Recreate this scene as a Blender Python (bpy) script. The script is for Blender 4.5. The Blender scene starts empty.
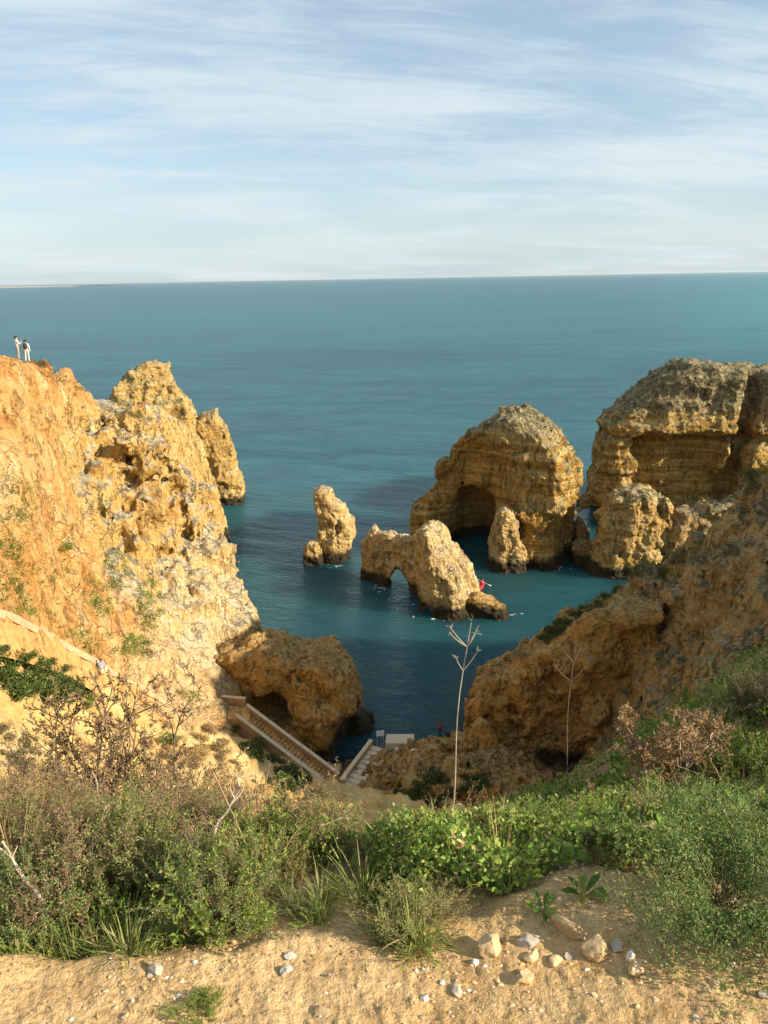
import bpy, math, random
import numpy as np
from mathutils import Vector, Matrix, Euler

random.seed(7)
RNG = np.random.default_rng(11)
SC = bpy.context.scene
COL = SC.collection
R = math.radians

# ------------------------------------------------------------------ camera
EYE = np.array([0.0, 0.0, 44.0])
PITCH, ROLL, F = R(16.93), R(1.04), 769.0
r0 = np.array([1.0, 0, 0]); u0 = np.array([0, math.sin(PITCH), math.cos(PITCH)])
FWD = np.array([0, math.cos(PITCH), -math.sin(PITCH)])
RIGHT = r0 * math.cos(ROLL) - u0 * math.sin(ROLL)
UP = u0 * math.cos(ROLL) + r0 * math.sin(ROLL)
cam_d = bpy.data.cameras.new('camera'); cam = bpy.data.objects.new('camera', cam_d); COL.objects.link(cam)
cam_d.sensor_fit = 'VERTICAL'; cam_d.sensor_height = 24.0; cam_d.lens = 24.0 * F / 1024.0
cam_d.clip_start = 0.05; cam_d.clip_end = 200000
m = Matrix.Identity(4)
for i in range(3):
    m[i][0], m[i][1], m[i][2], m[i][3] = RIGHT[i], UP[i], -FWD[i], EYE[i]
cam.matrix_world = m
SC.camera = cam

def W(px, py, d):
    """world point seen at pixel (px, py) at depth d"""
    return EYE + d * (FWD + RIGHT * (px - 384) / F - UP * (py - 512) / F)

def WZ(px, py, z):
    """world point seen at pixel (px, py) lying at height z"""
    k = FWD + RIGHT * (px - 384) / F - UP * (py - 512) / F
    return EYE + k * ((z - EYE[2]) / k[2])

# ------------------------------------------------------------------ light and sky
SUN_AZ, SUN_EL = R(109), R(25.5)          # azimuth clockwise from the view direction (+Y)
world = bpy.data.worlds.new('World'); SC.world = world; world.use_nodes = True
sun_d = bpy.data.lights.new('sun', 'SUN'); sun_d.energy = 5.0; sun_d.angle = R(0.55); sun_d.color = (1.0, 0.885, 0.70)
sun = bpy.data.objects.new('sun', sun_d); COL.objects.link(sun)
sdir = Vector((math.sin(SUN_AZ) * math.cos(SUN_EL), math.cos(SUN_AZ) * math.cos(SUN_EL), math.sin(SUN_EL)))
sun.rotation_euler = sdir.to_track_quat('Z', 'Y').to_euler()
sun.location = (60, 0, 90)
SC.view_settings.view_transform = 'Standard'; SC.view_settings.look = 'None'
SC.view_settings.exposure = 0.87; SC.view_settings.gamma = 1.0; SC.view_settings.use_curve_mapping = False
SC.cycles.max_bounces = 6; SC.cycles.diffuse_bounces = 3; SC.cycles.transparent_max_bounces = 8
SC.cycles.use_denoising = True

HAZE = 1.6e-5
SC.cycles.volume_bounces = 0

class NT:
    """small helper round a node tree"""
    def __init__(s, nt):
        s.nt = nt; s.n = nt.nodes; s.l = nt.links
    def add(s, t, **kw):
        n = s.n.new(t)
        for k, v in kw.items():
            if k.startswith('i_'):
                key = k[2:]
                key = int(key) if key.isdigit() else key.replace('_', ' ')
                s.put(n.inputs[key], v)
            else:
                setattr(n, k, v)
        return n
    def put(s, sock, v):
        if isinstance(v, bpy.types.NodeSocket): s.l.new(v, sock)
        elif isinstance(v, bpy.types.Node): s.l.new(v.outputs[0], sock)
        else: sock.default_value = v
    def noise(s, vec, scale, detail=6, rough=.55, dist=0.0):
        n = s.add('ShaderNodeTexNoise'); s.put(n.inputs['Vector'], vec)
        n.inputs['Scale'].default_value = scale; n.inputs['Detail'].default_value = detail
        n.inputs['Roughness'].default_value = rough; n.inputs['Distortion'].default_value = dist
        return n.outputs['Fac']
    def math(s, op, a, b=0.0, c=None, clamp=False):
        n = s.add('ShaderNodeMath', operation=op, use_clamp=clamp)
        s.put(n.inputs[0], a); s.put(n.inputs[1], b)
        if c is not None: s.put(n.inputs[2], c)
        return n.outputs[0]
    def ramp(s, fac, stops, interp='LINEAR'):
        n = s.add('ShaderNodeValToRGB'); s.put(n.inputs[0], fac)
        cr = n.color_ramp; cr.interpolation = interp
        while len(cr.elements) < len(stops): cr.elements.new(0.5)
        for e, (p, c) in zip(cr.elements, stops):
            e.position = p; e.color = (*c, 1) if len(c) == 3 else c
        return n.outputs['Color']
    def mr(s, v, a, b, c=0.0, d=1.0, smooth=False):
        n = s.add('ShaderNodeMapRange', clamp=True)
        if smooth: n.interpolation_type = 'SMOOTHSTEP'
        s.put(n.inputs[0], v)
        for i, x in enumerate((a, b, c, d)): s.put(n.inputs[i + 1], x)
        return n.outputs[0]
    def mix(s, fac, a, b, blend='MIX'):
        n = s.add('ShaderNodeMix', data_type='RGBA', blend_type=blend)
        s.put(n.inputs[0], fac)
        for sock, v in ((n.inputs[6], a), (n.inputs[7], b)):
            if isinstance(v, tuple) and len(v) == 3: v = (*v, 1)
            s.put(sock, v)
        return n.outputs[2]
    def scalev(s, vec, sx, sy, sz):
        n = s.add('ShaderNodeVectorMath', operation='MULTIPLY'); s.put(n.inputs[0], vec); n.inputs[1].default_value = (sx, sy, sz)
        return n.outputs[0]
    def sep(s, vec):
        n = s.add('ShaderNodeSeparateXYZ'); s.put(n.inputs[0], vec); return n.outputs

# sky: Nishita with a layer of thin high cloud
t = NT(world.node_tree)
bg = t.n['Background']
sky = t.add('ShaderNodeTexSky', sky_type='NISHITA', sun_disc=False)
sky.sun_elevation = SUN_EL; sky.sun_rotation = SUN_AZ
sky.altitude = 40; sky.air_density = 1.0; sky.dust_density = 0.7; sky.ozone_density = 2.0
tc = t.add('ShaderNodeTexCoord')
sx, sy, sz = t.sep(tc.outputs['Generated'])
zz = t.math('ADD', t.math('MAXIMUM', sz, 0.0), 0.10)
cx = t.math('DIVIDE', sx, zz); cy = t.math('DIVIDE', sy, zz)
cv = t.add('ShaderNodeCombineXYZ'); t.put(cv.inputs[0], cx); t.put(cv.inputs[1], cy)
rot = t.add('ShaderNodeVectorRotate', rotation_type='Z_AXIS'); t.put(rot.inputs['Vector'], cv); rot.inputs['Angle'].default_value = R(-14)
streak = t.noise(t.scalev(rot.outputs[0], .40, 1.35, 1), 1.0, 9, .6, 1.1)
soft = t.noise(t.scalev(rot.outputs[0], .30, .50, 1), 1.7, 6, .52, .6)
wisps = t.noise(t.scalev(rot.outputs[0], 2.2, 5.5, 1), 1.0, 7, .6, 1.0)
cl = t.math('ADD', t.math('MULTIPLY', streak, .55), t.math('MULTIPLY', soft, .55))
cl = t.math('ADD', cl, t.math('MULTIPLY', t.math('SUBTRACT', wisps, .5), .34))
cl = t.mr(cl, .42, .66, 0.38, .95, True)
low = t.mr(sz, 0.0, .22, .75, 0.0, True)        # the veil thickens towards the horizon
cl = t.math('MAXIMUM', cl, low)
ccol = t.mix(t.mr(soft, .35, .65), (3.85, 4.85, 5.4), (4.8, 5.45, 5.75))
skyc = t.mix(cl, sky.outputs[0], ccol)
t.put(bg.inputs['Color'], skyc)
bg.inputs['Strength'].default_value = 0.086

# ------------------------------------------------------------------ numeric helpers
_perm = np.random.default_rng(5).permutation(256).astype(np.int64)
_perm = np.concatenate([_perm, _perm])
_g3 = np.random.default_rng(6).normal(size=(256, 3)).astype(np.float32)
_g3 /= np.linalg.norm(_g3, axis=1)[:, None]

def perlin(P):
    P = np.asarray(P, dtype=np.float32)
    i = np.floor(P).astype(np.int64); f = P - i
    u = f * f * f * (f * (f * 6 - 15) + 10)
    out = 0
    for dx in (0, 1):
        wx = u[..., 0] if dx else 1 - u[..., 0]
        for dy in (0, 1):
            wy = u[..., 1] if dy else 1 - u[..., 1]
            for dz in (0, 1):
                wz = u[..., 2] if dz else 1 - u[..., 2]
                h = _perm[(_perm[(_perm[(i[..., 0] + dx) & 255] + i[..., 1] + dy) & 255] + i[..., 2] + dz) & 255]
                g = _g3[h]
                out = out + wx * wy * wz * (g[..., 0] * (f[..., 0] - dx) + g[..., 1] * (f[..., 1] - dy) + g[..., 2] * (f[..., 2] - dz))
    return out * 1.5

def fbm(P, freq, octs, seed=0.0, gain=.5, ridge=False):
    P = np.asarray(P, dtype=np.float32); a, s = 1.0, 0
    for k in range(octs):
        n = perlin(P * freq + seed * 7.31 + k * 19.7)
        if ridge: n = 1 - 2 * np.abs(n)
        s = s + a * n; a *= gain; freq *= 2.03
    return s

def poly_sdf(poly, U, V):
    """signed distance to a closed polygon, negative inside"""
    poly = np.asarray(poly, float); n = len(poly)
    d = np.full(U.shape, 1e18); s = np.ones(U.shape)
    for i in range(n):
        a, b = poly[i], poly[i - 1]
        e = b - a; wx, wy = U - a[0], V - a[1]
        tt = np.clip((wx * e[0] + wy * e[1]) / max(e @ e, 1e-9), 0, 1)
        bx, by = wx - e[0] * tt, wy - e[1] * tt
        d = np.minimum(d, bx * bx + by * by)
        c1, c2, c3 = V >= a[1], V < b[1], e[0] * wy > e[1] * wx
        flip = (c1 & c2 & c3) | (~c1 & ~c2 & ~c3)
        s = np.where(flip, -s, s)
    return s * np.sqrt(d)

def smin(a, b, k):
    h = np.clip(.5 + .5 * (b - a) / k, 0, 1)
    return b + (a - b) * h - k * h * (1 - h)
def smax(a, b, k): return -smin(-a, -b, k)

def surface_net(Fv, origin, cell):
    """quads of the zero surface of a grid of values"""
    ins = Fv < 0
    nx, ny, nz = Fv.shape
    c = np.zeros((nx - 1, ny - 1, nz - 1), np.int8)
    for dx in (0, 1):
        for dy in (0, 1):
            for dz in (0, 1):
                c += ins[dx:nx - 1 + dx, dy:ny - 1 + dy, dz:nz - 1 + dz]
    act = np.argwhere((c > 0) & (c < 8))
    idx = np.full(c.shape, -1, np.int64); idx[tuple(act.T)] = np.arange(len(act))
    acc = np.zeros((len(act), 3)); cnt = np.zeros(len(act))
    corners = [(x, y, z) for x in (0, 1) for y in (0, 1) for z in (0, 1)]
    for a in corners:
        for ax in range(3):
            if a[ax]: continue
            b = list(a); b[ax] = 1
            fa = Fv[act[:, 0] + a[0], act[:, 1] + a[1], act[:, 2] + a[2]]
            fb = Fv[act[:, 0] + b[0], act[:, 1] + b[1], act[:, 2] + b[2]]
            m_ = (fa < 0) != (fb < 0)
            tt = np.where(m_, fa / np.where(m_, fa - fb, 1), 0)
            p = np.tile(np.array(a, float), (len(act), 1)); p[:, ax] += tt
            acc[m_] += p[m_]; cnt[m_] += 1
    V = (act + acc / cnt[:, None]) * cell + np.asarray(origin)
    quads = []
    for ax in range(3):
        o1, o2 = (ax + 1) % 3, (ax + 2) % 3
        sl0 = [slice(None)] * 3; sl1 = [slice(None)] * 3
        sl0[ax] = slice(0, -1); sl1[ax] = slice(1, None)
        a, b = ins[tuple(sl0)], ins[tuple(sl1)]
        for (m_, rev) in ((a & ~b, False), (~a & b, True)):
            e = np.argwhere(m_)
            ok = (e[:, o1] > 0) & (e[:, o2] > 0) & (e[:, o1] < Fv.shape[o1] - 1) & (e[:, o2] < Fv.shape[o2] - 1)
            e = e[ok]
            q = []
            for (i1, i2) in ((-1, -1), (0, -1), (0, 0), (-1, 0)):
                k = e.copy(); k[:, o1] += i1; k[:, o2] += i2
                q.append(idx[tuple(k.T)])
            q = np.stack(q, 1)
            quads.append(q[:, ::-1] if rev else q)
    return V, np.concatenate(quads)

def subdivide(V, Q):
    E = np.concatenate([Q[:, [0, 1]], Q[:, [1, 2]], Q[:, [2, 3]], Q[:, [3, 0]]]); E.sort(axis=1)
    key = E[:, 0] * (len(V) + 1) + E[:, 1]
    u, inv = np.unique(key, return_inverse=True)
    ev = np.stack([u // (len(V) + 1), u % (len(V) + 1)], 1)
    mid = (V[ev[:, 0]] + V[ev[:, 1]]) / 2
    fc = V[Q].mean(1)
    n = len(Q); e = inv.reshape(4, n) + len(V)
    f = np.arange(n) + len(V) + len(mid)
    NV = np.concatenate([V, mid, fc])
    NQ = np.concatenate([np.stack([Q[:, i], e[i], f, e[i - 1]], 1) for i in range(4)])
    return NV, NQ

def normals(V, Q):
    a = V[Q[:, 2]] - V[Q[:, 0]]; b = V[Q[:, 3]] - V[Q[:, 1]]
    fn = np.cross(a, b); N = np.zeros_like(V)
    for i in range(Q.shape[1]):
        for k in range(3):
            N[:, k] += np.bincount(Q[:, i], fn[:, k], len(V))
    return N / (np.linalg.norm(N, axis=1)[:, None] + 1e-12)

def mesh_from(name, V, faces, mat=None, smooth=True, mats=None, midx=None):
    """faces: an (n,k) array, or a list of such arrays"""
    if not isinstance(faces, list): faces = [faces]
    faces = [np.asarray(f, np.int32) for f in faces if len(f)]
    me = bpy.data.meshes.new(name)
    V = np.asarray(V, np.float32)
    me.vertices.add(len(V)); me.vertices.foreach_set('co', V.ravel())
    loops = np.concatenate([f.ravel() for f in faces])
    sizes = np.concatenate([np.full(len(f), f.shape[1], np.int32) for f in faces])
    starts = np.concatenate([[0], np.cumsum(sizes)[:-1]]).astype(np.int32)
    me.loops.add(len(loops)); me.loops.foreach_set('vertex_index', loops)
    me.polygons.add(len(sizes)); me.polygons.foreach_set('loop_start', starts); me.polygons.foreach_set('loop_total', sizes)
    me.polygons.foreach_set('use_smooth', np.full(len(sizes), smooth))
    for mm in (mats or [mat]):
        if mm: me.materials.append(mm)
    if midx is not None: me.polygons.foreach_set('material_index', np.asarray(midx, np.int32))
    me.update(calc_edges=True); me.validate()
    return me

def tag(o, label=None, cat=None, group=None, kind=None):
    for k, v in (('label', label), ('category', cat), ('group', group), ('kind', kind)):
        if v: o[k] = v
    return o

def obj(name, me, parent=None, loc=None, rot=None, scale=None):
    o = bpy.data.objects.new(name, me); COL.objects.link(o)
    if parent is not None: o.parent = parent
    if loc is not None: o.location = loc
    if rot is not None: o.rotation_euler = rot
    if scale is not None: o.scale = (scale,) * 3 if isinstance(scale, (int, float)) else scale
    return o

def dup(root, loc, rotz=0.0, scale=1.0, tilt=0.0):
    """a copy of a thing with copies of its parts"""
    c = root.copy(); COL.objects.link(c)
    c.location = loc; c.rotation_euler = (tilt, 0, rotz); c.scale = (scale,) * 3 if not isinstance(scale, tuple) else scale
    for ch in root.children:
        d = ch.copy(); COL.objects.link(d); d.parent = c
        for g in ch.children:
            e = g.copy(); COL.objects.link(e); e.parent = d
    return c

# ------------------------------------------------------------------ materials
def new_mat(name):
    mt = bpy.data.materials.new(name); mt.use_nodes = True
    t = NT(mt.node_tree); return mt, t, t.n['Principled BSDF']

def rock_mat(name, ochre, pale, rust, cap=(0.30, 0.265, 0.185), cap_amt=.8, strata=.5, soil=0.0, green=.35, wet=1.8, bump=1.0, fine=1.0, custom=None):
    mt, t, p = new_mat(name)
    geo = t.add('ShaderNodeNewGeometry'); P = geo.outputs['Position']
    x, y, z = t.sep(P)
    nz = t.sep(geo.outputs['Normal'])[2]
    big = t.noise(P, .11, 5, .6, .5)
    mid = t.noise(P, .55, 8, .62, .3)
    sm = t.noise(P, 2.6, 8, .66)
    st = t.noise(t.scalev(P, .05, .05, 1.1), 1.0, 6, .6, .25)
    v = t.math('ADD', t.math('MULTIPLY', big, .55), t.math('MULTIPLY', mid, .45))
    c = t.ramp(v, [(.34, rust), (.47, ochre), (.56, ochre), (.66, pale)])
    band = t.ramp(st, [(.36, tuple(k * .62 for k in rust)), (.46, rust), (.52, ochre), (.62, pale)])
    c = t.mix(strata, c, band)
    # weathered crust on upward faces and in patches
    capn = t.noise(P, .8, 7, .65)
    capm = t.math('MULTIPLY', t.mr(t.math('ADD', nz, t.math('MULTIPLY', t.math('SUBTRACT', capn, .5), 1.6)), .35, .8), cap_amt)
    capc = t.mix(t.mr(sm, .35, .65), tuple(k * .72 for k in cap), tuple(min(1, k * 1.35) for k in cap))
    c = t.mix(capm, c, capc)
    gm = t.mr(t.math('ADD', t.noise(P, .33, 6, .7), t.math('MULTIPLY', nz, .14)), .62, .70, 0, green)
    c = t.mix(gm, c, t.mix(t.mr(sm, .4, .6), (.055, .062, .018), (.13, .12, .035)))
    # dark pits and cracks (holes of the karst), speckle
    vor = t.add('ShaderNodeTexVoronoi', feature='F1'); t.put(vor.inputs['Vector'], P); vor.inputs['Scale'].default_value = 1.35; vor.inputs['Randomness'].default_value = 1
    pit = t.math('MULTIPLY', t.mr(vor.outputs['Distance'], .12, .34, 1.0, 0.0), t.mr(mid, .5, .62))
    c = t.mix(t.math('MULTIPLY', pit, .22), c, tuple(k * .4 for k in rust))
    ck = t.math('ABSOLUTE', t.math('SUBTRACT', t.noise(t.scalev(P, .55, .55, .13), 1.0, 5, .6, 1.2), .5))
    ckm = t.math('MULTIPLY', t.mr(ck, .004, .026, 1.0, 0.0), t.mr(mid, .44, .54))
    c = t.mix(t.math('MULTIPLY', ckm, .55), c, tuple(k * .35 for k in rust))
    sp = t.ramp(sm, [(.32, (.70, .66, .60)), (.5, (1.05, 1.05, 1.05)), (.68, (1.3, 1.3, 1.3))])
    c = t.mix(.85, c, sp, 'MULTIPLY')
    if custom: c = custom(t, P, (x, y, z), c, sp, big, mid)
    # tide mark
    if wet < 0: wet = .0001; z = 9.0
    wz = t.math('ADD', z, t.math('MULTIPLY', t.math('SUBTRACT', mid, .5), 2.2))
    wm = t.mr(wz, wet * .75, wet * 1.3, 1.0, 0.0, True)
    c = t.mix(wm, c, t.mix(sm, (.016, .013, .008), (.085, .058, .022)))
    t.put(p.inputs['Base Color'], c)
    t.put(p.inputs['Roughness'], t.mr(wm, 0, 1, .93, .5)); p.inputs['Specular IOR Level'].default_value = .25
    # relief
    h = t.math('ADD', t.math('MULTIPLY', mid, 1.0), t.math('MULTIPLY', sm, .42))
    h = t.math('SUBTRACT', h, t.math('MULTIPLY', pit, .5))
    h = t.math('ADD', h, t.math('MULTIPLY', st, .95 * strata))
    vc = t.add('ShaderNodeTexVoronoi', feature='DISTANCE_TO_EDGE'); t.put(vc.inputs['Scale'], .42)
    wp = t.add('ShaderNodeVectorMath', operation='ADD'); t.put(wp.inputs[0], P)
    nn = t.add('ShaderNodeTexNoise'); t.put(nn.inputs['Vector'], P); nn.inputs['Scale'].default_value = .6; nn.inputs['Detail'].default_value = 5
    t.put(wp.inputs[1], t.scalev(nn.outputs['Color'], 2.4, 2.4, 2.4)); t.put(vc.inputs['Vector'], wp)
    h = t.math('ADD', h, t.math('MULTIPLY', t.mr(vc.outputs['Distance'], 0, .09, -.22, 0), t.mr(big, .46, .56)))
    h = t.math('SUBTRACT', h, t.math('MULTIPLY', ckm, .45))
    fin = t.noise(P, 9.0, 6, .7)
    h = t.math('ADD', h, t.math('MULTIPLY', fin, .14 * fine))
    b = t.add('ShaderNodeBump'); b.inputs['Strength'].default_value = .95; b.inputs['Distance'].default_value = 1.0 * bump; t.put(b.inputs['Height'], h)
    t.put(p.inputs['Normal'], b)
    return mt

M = {}
def grey_crown(t, P, xyz, c, sp, big, mid):
    # the old weathered crust keeps to the top of the cliff
    z = t.math('ADD', xyz[2], t.math('MULTIPLY', t.math('SUBTRACT', mid, .5), 6.0))
    m = t.mr(z, 19.5, 22.5, 0, .85)
    cr = t.ramp(t.noise(P, 1.3, 7, .66), [(.36, (.10, .085, .042)), (.5, (.25, .20, .11)), (.62, (.43, .35, .20))])
    return t.mix(m, c, t.mix(.6, cr, sp, 'MULTIPLY'))
def headland_soil(t, P, xyz, c, sp, big, mid):
    x, y, z = xyz
    wob = t.math('MULTIPLY', t.math('SUBTRACT', t.noise(P, .16, 6, .62, .5), .5), 22)
    run = t.noise(t.scalev(P, .6, .6, .14), 1.0, 7, .62, .5)
    sc_ = t.ramp(run, [(.34, (.46, .20, .050)), (.46, (.54, .275, .080)), (.56, (.58, .36, .135)), (.68, (.64, .46, .23))])
    m1 = t.mr(t.math('ADD', y, wob), 61, 66, 1, 0)
    m2 = t.math('MULTIPLY', t.mr(t.math('ADD', z, t.math('MULTIPLY', wob, .45)), 31, 34), t.mr(x, -26, -22, 1, 0))
    m = t.math('MAXIMUM', m1, m2)
    c = t.mix(t.math('MULTIPLY', m, .92), c, t.mix(.7, sc_, sp, 'MULTIPLY'))
    w2 = t.math('MULTIPLY', wob, .25)
    pm = t.math('MULTIPLY', t.mr(t.math('ADD', x, w2), -23, -20.5), t.mr(t.math('ADD', x, w2), -16, -14, 1, 0))
    pm = t.math('MULTIPLY', pm, t.mr(t.math('ADD', z, w2), 15, 18, 1, 0))
    return t.mix(t.math('MULTIPLY', pm, .4), c, t.mix(.8, (.68, .53, .30), sp, 'MULTIPLY'))
M['stack'] = rock_mat('stack_limestone', (.52, .34, .11), (.64, .49, .245), (.42, .22, .055), cap=(.33, .28, .16), cap_amt=.75, strata=.40, green=.35)
M['arch'] = rock_mat('arch_limestone', (.56, .385, .15), (.68, .53, .28), (.44, .24, .07), cap=(.50, .40, .25), cap_amt=.7, strata=.28, green=.15)
M['layered'] = rock_mat('layered_limestone', (.47, .29, .072), (.60, .455, .20), (.34, .17, .03), cap=(.25, .215, .12), cap_amt=.95, strata=.66, green=.9, custom=grey_crown)
M['headland'] = rock_mat('headland_limestone', (.55, .355, .115), (.71, .56, .30), (.47, .235, .055), cap=(.38, .335, .24), cap_amt=.95, strata=.12, green=.3, custom=headland_soil)
M['ochre'] = rock_mat('ochre_rock', (.50, .29, .08), (.58, .40, .17), (.38, .19, .045), cap=(.40, .29, .15), cap_amt=.45, strata=.15, green=.3)
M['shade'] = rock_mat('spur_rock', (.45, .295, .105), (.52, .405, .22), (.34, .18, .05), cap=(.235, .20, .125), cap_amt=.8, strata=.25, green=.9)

# ------------------------------------------------------------------ rock builder
def unit(v): return v / (np.linalg.norm(v, axis=-1, keepdims=True) + 1e-9)
def displace(V, Q, amp, freq, seed, octs=5, ridge=.4, pit=.5):
    N = normals(V, Q)
    w = V + np.stack([perlin(V * freq * .8 + 2.2), perlin(V * freq * .8 + 7.7), perlin(V * freq * .8 + 12.9)], -1) * (.45 / freq)
    d = fbm(V, freq, octs, seed, .58) * (1 - ridge) - (fbm(w, freq * .75, octs - 1, seed + 3, .55, True) - .8) * ridge
    pits = np.clip(perlin(w * freq * 1.9 + seed) - .25, 0, 1)
    return V + N * (amp * (d - pits * pit))[:, None]

def rock_from(name, func, lo, hi, cell, mat, frame=None, sub=1, fine=.22, ffreq=.9, seed=1.0, pit=.2):
    """mesh of func(U,Wd,Z) < 0 in a local frame (origin, u axis, w axis); returned in world coordinates"""
    xs = [np.arange(lo[i], hi[i] + cell, cell, dtype=np.float32) for i in range(3)]
    U, D, Z = np.meshgrid(*xs, indexing='ij')
    Fv = func(U, D, Z)
    V, Q = surface_net(Fv, lo, cell)
    for k in range(sub):
        V, Q = subdivide(V, Q)
        V = V + 0
    # relax the stair marks a little, then add fine relief
    for _ in range(2):
        A = np.zeros_like(V); cnt = np.zeros(len(V))
        for i in range(4):
            for j in (1, 3):
                for k in range(3): A[:, k] += np.bincount(Q[:, i], V[Q[:, (i + j) % 4], k], len(V))
                cnt += np.bincount(Q[:, i], minlength=len(V))
        V = A / cnt[:, None]
    V = displace(V, Q, fine * 1.1, ffreq, seed, 5, .5, pit)
    V = displace(V, Q, fine * .42, ffreq * 3.1, seed + 9, 3, .4, pit)
    if frame is not None:
        o, u, w = frame
        Vw = np.asarray(o)[None] * 1.0 + V[:, :1] * u + V[:, 1:2] * w
        Vw[:, 2] = V[:, 2]
        V = Vw
    return mesh_from(name, V, Q, mat)

def plane_frame(px, py, d, yaw):
    """vertical plane through a pixel at depth d, turned by yaw (positive: right end comes nearer)"""
    o = W(px, py, d).copy(); o[2] = 0
    u = np.array([math.cos(yaw), -math.sin(yaw), 0.0]); w = np.array([math.sin(yaw), math.cos(yaw), 0.0])
    return o, u, w

def to_plane(frame, px, py):
    o, u, w = frame
    k = FWD + RIGHT * (px - 384) / F - UP * (py - 512) / F
    s = ((o - EYE) @ w) / (k @ w)
    p = EYE + k * s
    return np.array([(p - o) @ u, p[2]])

def noise_rock(U, D, Z, seed, amp, freq=.16, strata=0.0, flute=0.0, v=None, blocks=.5):
    """rock relief; with v given it is worked out only near the surface v = 0"""
    if v is not None:
        mk = np.abs(v) < 5.0 * amp + 1.5
        out = np.zeros(v.shape, np.float32)
        U, D, Z = (np.broadcast_to(k, v.shape)[mk] for k in (U, D, Z))
        out[mk] = noise_rock(U, D, Z, seed, amp, freq, strata, flute, None, blocks)
        return out
    P = np.stack([U, D, Z], -1).astype(np.float32)
    wp = P + np.stack([perlin(P * .35 + 3.1 + seed), perlin(P * .35 + 9.7 + seed), perlin(P * .35 + 17.3 + seed)], -1) * .8
    n = fbm(P, freq, 4, seed) * amp * .5
    n = n + (fbm(wp, freq * 1.9, 4, seed + 5, .55, True) - .8) * amp * .55      # sharp re-entrant joints
    for fq, wt in ((2.1, .5), (4.6, .26)):                                      # blocky facets: stepped noise
        b = fbm(wp * np.array([1, 1, .7], np.float32), freq * fq, 2, seed + 12 + fq) * 2.4
        n = n + (np.floor(b) + np.clip((b - np.floor(b)) * 5 - 2, 0, 1)) * amp * blocks * wt
    if strata:
        zz = Z + perlin(P * .06 + seed) * .8
        q = zz * 0
        s = perlin(np.stack([zz * .55 + seed, q + .3, q + .7], -1)) + .6 * perlin(np.stack([zz * 1.4 + seed, q + 1.3, q + .2], -1))
        n = n + s * strata
    if flute:
        P2 = wp * np.array([1, 1, .15], np.float32)
        n = n + (fbm(P2, freq * 2.4, 3, seed + 8, .5, True) - .6) * -flute * .8
    return n

def stack(name, outline, frame, mat, Tf, Tb, seed, amp=.8, cell=.5, rnd=.55, holes=(), strata=0.0, flute=.3, sub=1, fine=.25, extra=None, thick=None, freq=.16, box=10.0, chops=5):
    """a free-standing rock: its outline gives width and height in a vertical plane, Tf / Tb its depth to the front and the back"""
    pl = np.array([to_plane(frame, *p) for p in outline])
    pl[:, 1] = np.where(pl[:, 1] < .6, -2.5, pl[:, 1])
    lo = np.array([pl[:, 0].min() - 2.5, -Tf - 2.5, -2.5]); hi = np.array([pl[:, 0].max() + 2.5, Tb + 2.5, pl[:, 1].max() + 2.5])
    hp = [np.array([to_plane(frame, *p) for p in h]) for h in holes]
    for h in hp: h[:, 1] = np.where(h[:, 1] < .8, -3.0, h[:, 1])
    k_ = FWD + RIGHT * (np.mean([q[0] for q in outline]) - 384) / F - UP * (np.mean([q[1] for q in outline]) - 512) / F
    lean = ((k_ @ frame[1]) / (k_ @ frame[2]), -.85 * k_[2] / (k_ @ frame[2]))
    depth = min(pl[:, 0].max() - pl[:, 0].min(), pl[:, 1].max()) * .5
    def f(U, D, Z):
        s2 = np.repeat(poly_sdf(pl, U[:, 0, :], Z[:, 0, :])[:, None, :], U.shape[1], 1)
        bk = D[0, :, 0] > 0                                     # the back leans away and drops off towards the sea
        Db = D[:, bk, :]; s2[:, bk, :] = poly_sdf(pl, U[:, bk, :] - Db * lean[0], Z[:, bk, :] + Db * lean[1])
        T = np.where(D < 0, Tf, Tb)
        if thick is not None: T = T * np.interp(U, thick[0], thick[1])
        q = np.clip(np.abs(D) / T, 0, 1.6)
        g = depth * rnd * np.where(q < 1, 1 - np.sqrt(np.maximum(1 - q ** box, 0)), 1 + (q - 1) * 4)
        v = np.maximum(s2 + g, (np.abs(D) - T) * .8)
        rc = np.random.default_rng(int(seed) + 900); top_ = pl[:, 1].max(); um, hw = pl[:, 0].mean(), (pl[:, 0].max() - pl[:, 0].min()) / 2
        for k in range(chops):                                  # flat broken faces
            az = rc.uniform(0, 2 * math.pi); nv = unit(np.array([math.cos(az), math.sin(az), rc.uniform(.05, .5)])); sup = math.sqrt((nv[0] * hw) ** 2 + (nv[1] * (Tf if nv[1] < 0 else Tb)) ** 2 + (nv[2] * top_ * .6) ** 2)
            v = np.maximum(v, (U - um) * nv[0] + D * nv[1] + (Z - top_ * .4) * nv[2] - sup * rc.uniform(.92, 1.05))
        v = v * .9
        v = v + noise_rock(U, D, Z, seed, amp, strata=strata, flute=flute, v=v, freq=freq)
        if extra is not None: v = extra(U, D, Z, v)
        for h in hp:
            o_, u_, w_ = frame; k = FWD + RIGHT * (np.mean([q[0] for q in holes[0]]) - 384) / F - UP * (np.mean([q[1] for q in holes[0]]) - 512) / F
            sh = poly_sdf(h, U - D * ((k @ u_) / (k @ w_)), Z - np.minimum(D, 0) * (k[2] / (k @ w_)))      # the opening runs out to sea
            v = smax(v, -(sh + .35 * fbm(np.stack([U, D, Z], -1), .4, 2, seed + 4)), .5)
        return v
    return rock_from(name, f, lo, hi, cell, mat, frame, sub, fine, seed=seed)

def ell(U, D, Z, c, r):
    q = np.sqrt(((U - c[0]) / r[0]) ** 2 + ((D - c[1]) / r[1]) ** 2 + ((Z - c[2]) / r[2]) ** 2)
    return (q - 1) * min(r)

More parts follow.
